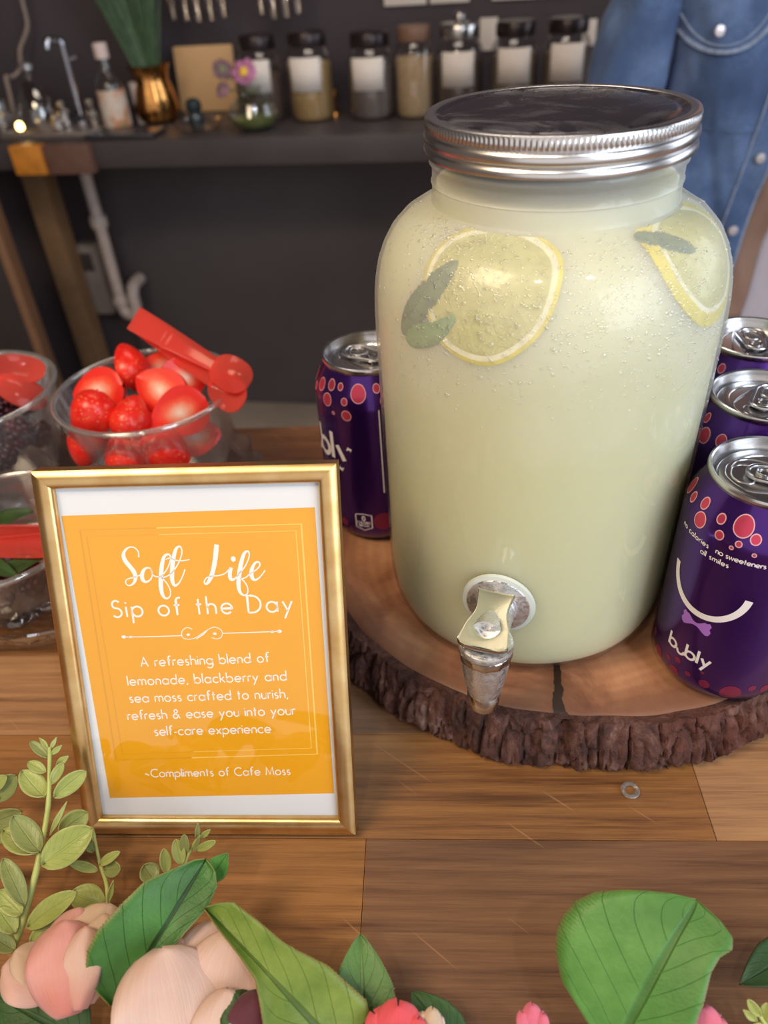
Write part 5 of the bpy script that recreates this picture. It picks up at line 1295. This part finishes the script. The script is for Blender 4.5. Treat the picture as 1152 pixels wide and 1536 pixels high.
def counter_item(px_, d): return cat(px_, d, .02) * 1
def base_at(px_, d):
    q = cat(px_, d, 0); return q, pxm(q)
m_wc = simple('pinkish_white_ceramic', (206, 186, 182), .5)
b, k = base_at(216, .20)
o = MB().lathe([(.0005, 0), (8 * k, 0), (9 * k, .004), (10 * k, .09), (9 * k, .09), (8 * k, .006), (.0005, .006)], 28).build('white_cup', m_wc); o.location = b
tag(o, 'slim pinkish white cup just left of the gold vase', 'cup')
# bottle
b, k = base_at(180, .125)
bt = thing('bottle', 'dark bottle with a pale fruit label and light cap', 'bottle', b, (0, 0, CROT))
m_bg = simple('dark_bottle_glass', (58, 52, 52), .12, coat=.6); m_bl = NT('bottle_label'); v = m_bl.co('Object')
m_blm = m_bl.done(m_bl.bsdf(color=m_bl.ramp(m_bl.noise(v, 26, 2, .5), [(.40, C8(210, 196, 184)), (.52, C8(206, 178, 160)), (.60, C8(196, 132, 96)), (.68, C8(104, 124, 92))]), rough=.6))
MB().lathe([(.0005, 0), (19 * k, 0), (20 * k, .004), (20 * k, .092), (18 * k, .104), (11 * k, .122), (9 * k, .130), (8.5 * k, .158), (.0005, .158)], 36).build('bottle_glass', m_bg, bt)
MB().lathe([(20.4 * k, .010), (20.4 * k, .088)], 36).build('bottle_label', m_blm, bt)
MB().lathe([(9 * k, .150), (10 * k, .150), (10 * k, .178), (9 * k, .181), (.0005, .181)], 24).build('bottle_cap', m_wc, bt)
# tan board
b, k = base_at(316, .33)
tb = MB().box((0, 0, .073), (90 * k, .012, .146)); bo = tb.build('tan_board', simple('tan_board_wood', (208, 166, 120), .6, nscale=25, namt=.05), bevel=.004); bo.location = b; bo.rotation_euler = (radians(-8), 0, CROT)
tag(bo, 'tan board leaning upright behind the glass dish', 'board')
# glass dish with a dark stone
b, k = base_at(300, .10)
gd = MB().lathe([(.0005, .002), (26 * k, .002), (32 * k, .010), (34 * k, .022), (32.5 * k, .022), (30 * k, .011), (25 * k, .004), (.0005, .004)], 36).build('glass_dish', m_tray); gd.location = b
tag(gd, 'small round glass dish in front of the tan board', 'dish')
m_st = simple('dark_teal_stone', (34, 46, 52), .2, coat=.4)
o = MB().lathe([(.0005, 0), (9 * k, .0), (11 * k, .008), (12 * k, .026), (9 * k, .034), (12 * k, .042), (11 * k, .056), (6 * k, .062), (.0005, .063)], 20).build('dark_stopper', m_st); o.location = b + Vector((-3 * k, 0, .0042))
tag(o, 'dark teal faceted stopper standing in the small glass dish', 'stopper')
# globe vase with purple flowers
b, k = base_at(384, .085)
m_gl = thin_glass('globe_vase_glass', (.93, .96, .92), base=.10, edge=.85, rough=.04, power=2.0)
gv = thing('bud_vase', 'round clear glass vase holding the purple flowers', 'vase', b)
MB().lathe([(.0005, .001), (18 * k, .001), (32 * k, .014), (38 * k, .034), (33 * k, .056), (18 * k, .070), (13 * k, .078), (16 * k, .088)], 40).build('vase_glass', m_gl, gv)
MB().lathe([(.0005, .003), (17 * k, .003), (30 * k, .014), (34 * k, .026), (.0005, .027)], 32).build('vase_water', simple('green_vase_water', (120, 132, 62), .2), gv)
def flower(label, off, z, R, pc, cc, tilt, seed):
    r0 = random.Random(seed)
    c = b + CE * off - CN * .02 + Vector((0, 0, z))
    f = thing('purple_flower', label, 'flower', c, (radians(62), 0, CROT + tilt), 'purple flowers in the round vase')
    mp_ = simple('flower_petal_' + str(seed), pc, .6, nscale=120, namt=.25)
    for i in range(14):
        a = 2 * PI * i / 14 + r0.uniform(-.1, .1); mb = MB(); L = R * r0.uniform(.85, 1.05); dz = r0.uniform(-.003, .004)
        ax = Vector((cos(a), sin(a), .1)); sd = Vector((-sin(a), cos(a), 0))
        mb.grid(lambda u, q: ax * (L * (.12 + .88 * u)) + sd * ((q - .5) * R * .5 * OUT['petal'](max(.001, min(.999, u)))) + Vector((0, 0, dz - .003 * u * u)), 6, 4)
        mb.build('petal', mp_, f, solid=.0005, recalc=False)
    MB().ell((0, 0, .001), (R * .36, R * .36, R * .22), 16, 8).build('flower_centre', simple('flower_centre_' + str(seed), cc, .6, nscale=300, namt=.2), f)
    st = (Vector((0, 0, .0895)) + CE * (off * .22) + b - c); R_ = f.rotation_euler.to_matrix().transposed()
    MB().tube([R_ @ Vector((0, 0, -.004)), R_ @ (st * .5 + Vector((0, 0, -.004))), R_ @ st], .0016, 6).build('stem', m_stem2, f)
flower('mauve pink flower with a bright yellow centre in the round vase', -.002, .1185, .030, (176, 110, 150), (236, 190, 60), 0, 1)
flower('faded purple and green flower leaning left in the round vase', -.050, .125, .024, (112, 84, 92), (120, 122, 92), .6, 2)
flower('small lilac flower low at the left of the round vase', -.058, .085, .018, (150, 110, 130), (150, 120, 110), -.4, 3)
# gold tube, tray, sink rim, faucet and small shiny things
b, k = base_at(503, .20)
o = MB().lathe([(.0005, 0), (7 * k, 0), (7 * k, .006), (4 * k, .012), (4.5 * k, .040), (6 * k, .046), (5 * k, .060), (.0005, .061)], 24).build('gold_tube', m_gv); o.location = b
tag(o, 'slim gold candle holder between two storage jars', 'candle holder')
b, k = base_at(190, .055)
o = MB().box((0, 0, .0065), (110 * k, .085, .010)).build('dark_tray', simple('dark_tray_slate', (58, 56, 60), .3), bevel=.004); o.location = b; o.rotation_euler = (0, 0, CROT)
tag(o, 'dark flat tray at the counter edge under the bottle', 'tray')
b, k = base_at(96, .12)
o = MB().box((0, 0, .007), (150 * k, .16, .014)).build('sink_rim', simple('brushed_sink_steel', (150, 138, 132), .35, metal=.6), bevel=.004); o.location = b + Vector((0, 0, .0003)); o.rotation_euler = (0, 0, CROT)
tag(o, 'brushed metal sink rim at the left of the counter', 'sink')
b, k = base_at(128, .15); b = b + Vector((0, 0, .0145))
fa = thing('faucet', 'tall chrome faucet standing at the sink', 'faucet', b, (0, 0, CROT))
m_fc = simple('faucet_chrome', (190, 192, 204), .15, metal=1)
MB().lathe([(.0005, 0), (15 * k, 0), (15 * k, .006), (9 * k, .012), (7 * k, .016)], 28).build('faucet_base', m_fc, fa)
MB().tube([(0, 0, .01), (0, 0, .165)], .0085, 16).build('faucet_column', m_fc, fa)
MB().tube(smoothpts([(0, 0, .163), (-.006, -.006, .174), (-.016, -.03, .176), (-.020, -.036, .160)], 6), .0080, 14).build('spout', m_fc, fa)
MB().tube([(0, 0, .13), (.03, 0, .137)], .0045, 10).build('handle', m_fc, fa)
for px_, d_, hh, rr_, wh in ((104, .11, .055, 11, 'left of the faucet'), (146, .10, .058, 9, 'right of the faucet, by the bottle'), (92, .08, .030, 10, 'at the front of the sink rim')):
    b, k = base_at(px_, d_); b = b + Vector((0, 0, .0142 if px_ < 160 else 0))
    o = MB().lathe([(.0005, 0), (rr_ * .8 * k, 0), (rr_ * k, .004), (rr_ * k, hh * .6), (rr_ * .5 * k, hh * .72), (rr_ * .62 * k, hh * .8), (rr_ * .62 * k, hh), (.0005, hh)], 20).build('chrome_bottle', m_lids); o.location = b
    tag(o, 'little shiny chrome bottle ' + wh, 'bottle', 'little chrome bottles at the sink')
b, k = base_at(66, .20)
o = MB().lathe([(34 * k, .002), (34 * k, .006), (29 * k, .045), (20 * k, .075), (12 * k, .088), (6 * k, .094), (6 * k, .104), (11 * k, .112), (10 * k, .124), (.0005, .130)], 36).build('glass_cloche', m_hg); o.location = b + Vector((0, 0, .0142))
tag(o, 'bell-shaped clear glass cover behind the glowing bulb', 'cloche')
b, k = base_at(8, .16)
o = MB().lathe([(.0005, .001), (15 * k, .001), (18 * k, .01), (17 * k, .06), (15 * k, .07)], 28).build('glass_tumbler', m_hg); o.location = b
tag(o, 'small clear tumbler at the far left end of the counter', 'glass')
b, k = base_at(36, .045)
m_bulb = NT('bulb_glow'); em = m_bulb.n('ShaderNodeEmission', inp={'Color': C8(255, 205, 120), 'Strength': 14}); m_bulbm = m_bulb.done(em)
lb = thing('string_light', 'small glowing warm bulb on the counter edge', 'light bulb', b + Vector((0, 0, .0142)))
MB().ell((0, 0, .014), (.0085, .0085, .010)).build('bulb', m_bulbm, lb)
MB().lathe([(.0005, 0), (.007, 0), (.007, .006), (.005, .008), (.0005, .008)], 16).build('socket', m_lids, lb)
pts = []
for x, y in ((30, -40), (33, 0), (41, 40), (30, 75), (31, 100), (22, 118), (12, 130), (9, 150)):
    z = .1; q = cat(x, .38 - .10 * max(0, (y - 60) / 90), z)
    for _ in range(300):
        if PX(q)[1] > y: z += .002
        else: break
        q = cat(x, .38 - .10 * max(0, (y - 60) / 90), z)
    pts.append(q)
b2_ = pts[-1]
pts += [Vector((b2_.x, b2_.y - .01, max(.004, b2_.z - .04))), Vector((b2_.x, b2_.y - .03, .0035))]
o = MB().tube(smoothpts(pts, 6), .0052, 10).build('power_cord', simple('beige_cord', (150, 134, 124), .5))
tag(o, 'wavy beige cord hanging down the wall at the upper left', 'cord')

# ------------------------------------------------------------------ the person in the denim shirt, standing behind the table
PXc, PYc = .605, 1.215
def t_a(z): return interp([-.25, -.05, .10, .30, .40, .47], [.150, .140, .150, .168, .150, .085], z)
def t_b(z): return interp([-.25, -.05, .10, .30, .40, .47], [.105, .098, .108, .115, .095, .070], z)
def fold(x, z): return .016 * noise.noise((x * 19 + z * 6, z * 4.5, 2.2)) + .004 * noise.noise((x * 60 + z * 14, z * 12.0, 5.1))
def tors(phi, z, off=0):
    e = 2 / 2.5; c, s = cos(phi), sin(phi); a, b = t_a(z) + off, t_b(z) + off
    x = PXc + a * math.copysign(abs(c) ** e, c); y = PYc + b * math.copysign(abs(s) ** e, s)
    d = fold(x, z); n = Vector((c, s, 0)); return Vector((x, y, z)) + n * d
def phi_x(x, z, off=0):
    k = max(-1, min(1, (x - PXc) / (t_a(z) + off))); c = math.copysign(abs(k) ** 1.25, k); return -math.acos(c)
t = NT('denim'); v = t.co('Object')
wv = t.noise(t.n('ShaderNodeVectorMath', operation='MULTIPLY', inp={0: v, 1: (900, 900, 300)}).outputs[0], 1, 2)
big = t.noise(v, 7, 4, .6)
col = t.ramp(t.math('ADD', t.math('MULTIPLY', big, .8), t.math('MULTIPLY', wv, .25)), [(.34, C8(44, 62, 100)), (.54, C8(70, 94, 138)), (.72, C8(108, 134, 180))])  # faded tones, contrast raised to stand in for light on the folds
m_den = t.done(t.bsdf(color=col, rough=.9, sheen=.15, normal=t.bump(wv, .3, .0008)))
m_seam = simple('denim_worn_seam', (140, 156, 184), .9, nscale=120, namt=.25)
m_dend = simple('denim_dark', (58, 80, 122), .9, nscale=40, namt=.2)
m_tee = simple('pale_inner_top', (186, 176, 186), .9, nscale=12, namt=.1)
m_trou = simple('light_grey_trousers', (186, 184, 190), .9, nscale=10, namt=.1)
m_skin = simple('skin_tone', (196, 146, 118), .55, nscale=20, namt=.05, sss=.2, sssr=(.01, .004, .002))
m_snap = simple('pearl_snap', (212, 206, 212), .25, metal=.5)
m_hair = simple('dark_hair', (52, 38, 32), .6, nscale=80, namt=.2)
m_shoe = simple('dark_shoe', (40, 38, 40), .6)
per = thing('person', 'person in an open blue denim shirt standing behind the table at the right', 'person', (PXc, PYc, FLOORZ))
# one continuous body: pelvis, trunk, neck, head, arms with fingers, legs
V = []; Ed = []; Rr = []
def joint(p, r, par=None):
    V.append(Vector(p) - Vector(per.location)); Rr.append(r if hasattr(r, '__len__') else (r, r))
    if par is not None: Ed.append((par, len(V) - 1))
    return len(V) - 1
X0, Y0 = PXc, PYc
pel = joint((X0, Y0, -.12), (.125, .085)); wst = joint((X0, Y0, .02), (.115, .078), pel); chs = joint((X0, Y0, .22), (.135, .090), wst); nkb = joint((X0, Y0, .41), (.062, .055), chs)
nk = joint((X0, Y0 - .01, .47), (.046, .048), nkb); jaw = joint((X0, Y0 - .02, .53), (.058, .068), nk); hd = joint((X0, Y0 - .015, .60), (.070, .086), jaw); cr = joint((X0, Y0 - .01, .66), (.056, .066), hd)
for sx_ in (-1, 1):
    if sx_ < 0: el, wr, hn = (.362, 1.215, .03), (.300, 1.160, -.18), Vector((.293, 1.145, -.235))
    else: el, wr, hn = (.845, 1.225, .03), (.90, 1.17, -.18), Vector((.905, 1.155, -.235))
    sh = joint((X0 + sx_ * .165, Y0, .345), .050, chs if False else nkb); e_ = joint(el, .036, sh); w_ = joint(wr, .024, e_); h_ = joint(hn, (.026, .014), w_)
    for f in range(4):
        b0_ = hn + Vector(((f - 1.5) * .013, 0, -.012)); L_ = (.026, .030, .028, .022)[f]
        a1 = joint(b0_, .0088, h_); a2 = joint(b0_ + Vector(((f - 1.5) * .0015, -.006, -L_)), .0078, a1); joint(b0_ + Vector(((f - 1.5) * .002, -.020, -L_ * 1.75)), .0066, a2)
    tb_ = joint(hn + Vector((-sx_ * .026, -.012, .012)), .0095, w_); joint(hn + Vector((-sx_ * .036, -.024, -.016)), .0078, tb_)
    hp = joint((X0 + sx_ * .085, Y0, -.17), .078, pel); kn = joint((X0 + sx_ * .095, Y0 - .01, -.50), .052, hp); an = joint((X0 + sx_ * .10, Y0 + .01, -.83), .034, kn); joint((X0 + sx_ * .11, Y0 - .13, -.868), .026, an)
me = bpy.data.meshes.new('body'); me.from_pydata(V, Ed, []); me.materials.append(m_skin)
body = bpy.data.objects.new('body', me); COL.objects.link(body); body.parent = per
md = body.modifiers.new('skin', 'SKIN'); md.use_smooth_shade = True
for sv_, r in zip(me.skin_vertices[0].data, Rr): sv_.radius = r
me.skin_vertices[0].data[0].use_root = True
md = body.modifiers.new('smooth', 'SUBSURF'); md.levels = 2; md.render_levels = 2
# face and hair
hc_ = Vector((X0, Y0 - .015, .60))
MB().lathe([(.0005, .062), (.040, .056), (.066, .036), (.080, .005), (.082, -.030), (.078, -.075), (.070, -.12)], 40, c=hc_ + Vector((0, .028, .026)), a0=radians(-28), a1=radians(208)).build('hair', m_hair, per, world=True, solid=.006)
MB().ell(hc_ + Vector((0, .012, .045)), (.076, .084, .060), 28, 16).build('hair', m_hair, per, world=True)
mb = MB()
for s_ in (-1, 1):
    mb.ell(hc_ + Vector((s_ * .028, -.078, -.002)), (.011, .006, .005), 14, 8, 0)
mb.build('eyes', simple('eye_dark', (60, 44, 40), .2), per, world=True)
MB().lathe([(.0005, -.024), (.011, -.020), (.010, -.006), (.006, .012), (.0005, .016)], 14, c=hc_ + Vector((0, -.082, -.020))).build('nose', m_skin, per, world=True)
MB().ell(hc_ + Vector((0, -.074, -.054)), (.019, .007, .006), 16, 8).build('mouth', simple('lip_tone', (176, 100, 94), .5), per, world=True)
for s_ in (-1, 1): MB().ell(hc_ + Vector((s_ * .077, .006, -.012)), (.008, .014, .024), 14, 10).build('ear', m_skin, per, world=True)
# inner top and trousers
MB().grid(lambda u, k: tors(2 * PI * k, -.20 + .60 * u, -.012), 40, 60).build('inner_top', m_tee, per, world=True, recalc=False, angle=180)
def trou(sx_):
    st = [(X0 + sx_ * .072, Y0, -.03), (X0 + sx_ * .085, Y0, -.22), (X0 + sx_ * .093, Y0 - .005, -.50), (X0 + sx_ * .10, Y0 + .01, -.845)]
    return MB().tube(smoothpts(st, 8), [interp([0, 8, 16, 24], [.092, .090, .068, .058], i) for i in range(25)], 28).build('trouser_leg', m_trou, per, world=True)
trou(-1); trou(1)
for s_ in (-1, 1): MB().ell((X0 + s_ * .11, Y0 - .06, FLOORZ + .030), (.044, .125, .036), 20, 12).build('shoe', m_shoe, per, world=True)
# denim shirt, open at the front
XL = lambda z: interp([-.20, -.13, -.03, .04, .16, .30, .40], [.545, .552, .560, .568, .580, .590, .596], z)
XR = lambda z: interp([-.20, .0, .2, .40], [.70, .672, .645, .612], z)
def shirt_pt(u, k):
    z = -.17 + .60 * u; pl_ = phi_x(XL(z), z); pr_ = phi_x(XR(z), z) + 2 * PI
    # run from the left edge round the back to the right edge
    a0 = pl_ + 2 * PI; a1 = pr_ - 2 * PI + 2 * PI
    ph = a0 + (a1 - 2 * PI - a0) * k
    return tors(ph, z, .006)
shirt = MB().grid(shirt_pt, 90, 200).build('denim_shirt', m_den, per, world=True, recalc=False, solid=.002, angle=180)
m_lining = simple('brown_inner_layer', (142, 112, 98), .9, nscale=14, namt=.1)
MB().grid(lambda u, k: tors(phi_x(XL(-.17 + .56 * u) - .012 + .050 * k, -.17 + .56 * u, 0), -.17 + .56 * u, .0), 60, 8).build('inner_layer', m_lining, per, world=True, recalc=False, solid=.001, angle=180)
def onf(x, z, off): return tors(phi_x(x, z, .006), z, .006 + off)
def strip(x0, x1, z0, z1, off, name, m, nz=60): # x0, x1 functions of z
    return MB().grid(lambda u, k: onf(x0(z0 + (z1 - z0) * u) + (x1(z0 + (z1 - z0) * u) - x0(z0 + (z1 - z0) * u)) * k, z0 + (z1 - z0) * u, off), nz, 6).build(name, m, shirt, world=True, recalc=False, solid=.0014, angle=180)
strip(lambda z: XL(z) - .034, lambda z: XL(z), -.17, .40, .0022, 'placket', m_den)
strip(lambda z: XL(z) - .0335, lambda z: XL(z) - .0315, -.17, .40, .0032, 'placket_seam', m_seam)
strip(lambda z: XL(z) - .003, lambda z: XL(z) - .0008, -.17, .40, .0032, 'placket_seam', m_seam)
for z in (.16, .069, -.031, -.125):
    c = onf(XL(z) - .016, z, .0042); MB().lathe([(.0066, -.003), (.0072, 0), (.0060, .0016), (.0005, .0020)], 20, c=c, M=Matrix.Rotation(radians(90), 3, 'X')).build('snap', m_snap, shirt, world=True)
# chest pocket with a scalloped flap
FX, FWd = .484, .058
def flap_z(x): k = min(1, abs(x - FX) / FWd); return .196 + .050 * k ** 2.6
strip_ = MB().grid(lambda u, k: onf(FX + (2 * k - 1) * FWd, flap_z(FX + (2 * k - 1) * FWd) + (.285 - flap_z(FX + (2 * k - 1) * FWd)) * u, .0040), 20, 30).build('pocket_flap', m_den, shirt, world=True, recalc=False, solid=.002, angle=180)
for ins, wd_ in ((.0020, .0060), (.0105, .0022)):
    pts = []
    for k in range(41):
        x = FX + (2 * k / 40 - 1) * (FWd - ins); pts.append(onf(x, flap_z(FX + (x - FX) * FWd / (FWd - ins)) + ins * .9, .0056))
    pts = [onf(FX - FWd + ins, .285, .0056)] + pts + [onf(FX + FWd - ins, .285, .0056)]
    MB().tube(pts, wd_ / 2, 6).build('flap_seam', m_seam, shirt, world=True)
c = onf(FX - .004, .2215, .0060); MB().lathe([(.0066, -.003), (.0072, 0), (.0060, .0016), (.0005, .0020)], 20, c=c, M=Matrix.Rotation(radians(90), 3, 'X')).build('snap', m_snap, shirt, world=True)
strip(lambda z: FX - FWd + .004, lambda z: FX + FWd - .004, .10, .235, .0012, 'chest_pocket', m_den)
# sleeves and collar
for sx_, st in ((-1, [(X0 - .118, Y0, .375), (X0 - .165, Y0, .335), (.412, Y0, .25), (.388, Y0, .15), (.364, Y0, .03), (.335, 1.193, -.07), (.305, 1.165, -.165)]),
                (1, [(X0 + .118, Y0, .375), (X0 + .165, Y0, .335), (.795, Y0, .25), (.820, Y0, .15), (.845, Y0 + .008, .03), (.872, 1.197, -.07), (.898, 1.173, -.165)])):
    P = smoothpts(st, 10); rs = [interp([0, 10, 20, 30, 40, 50, 60], [.060, .062, .052, .054, .054, .047, .040], i) for i in range(len(P))]
    def sl(u, k):
        i = min(len(P) - 1, int(round(u * (len(P) - 1)))); p = P[i]; a = 2 * PI * k
        r = rs[i] + .010 * noise.noise((cos(a) * 1.3, sin(a) * 1.3 + sx_ * 5, p.z * 16)) + .003 * noise.noise((cos(a) * 3, sin(a) * 3, p.z * 40 + cos(a) * 2))
        return p + Vector((cos(a) * r, sin(a) * r, 0))
    MB().grid(sl, len(P) - 1, 48).build('sleeve', m_den, shirt, world=True, recalc=False, angle=180, solid=.0015)
MB().grid(lambda u, k: Vector((X0 + (.066 + .012 * u) * cos(radians(-60 + 300 * k)) , Y0 + (.060 + .014 * u) * sin(radians(-60 + 300 * k)), .445 - .05 * u)), 6, 40).build('collar', m_den, shirt, world=True, recalc=False, solid=.003, angle=180)

q = AZ(945, 1187, 0)
o = MB().tube([(.0036 * cos(a), .0036 * sin(a), .0011) for a in [2 * PI * k / 28 for k in range(28)]], .0011, 8, closed=True).build('clear_ring', m_rim); o.location = (q.x, q.y, 0)
tag(o, 'tiny clear ring lying on the planks in front of the wood slice', 'ring')

for (b_, t_, zb, zt, wh) in (((-20, 800), (52, 768), .036, .046, 'behind the tongs'), ((10, 862), (66, 838), .036, .042, 'at the right, against the glass'), ((-40, 850), (30, 868), .032, .040, 'in front of the tongs'), ((-60, 790), (0, 765), .036, .046, 'at the back left')):
    B = AZ(*b_, zb); T = AZ(*t_, zt); mb = MB()
    blade(mb, B, T, .016, 'ovate', .12, .12, .06, nrm=(0, -.2, 1))
    r = thing('mint_sprig_leaf', 'green mint leaf in the low front bowl, ' + wh, 'mint leaf', B, group='mint leaves in the low front bowl')
    mb.build('leaf_blade', L_dark, r, world=True, solid=.0004, recalc=False)
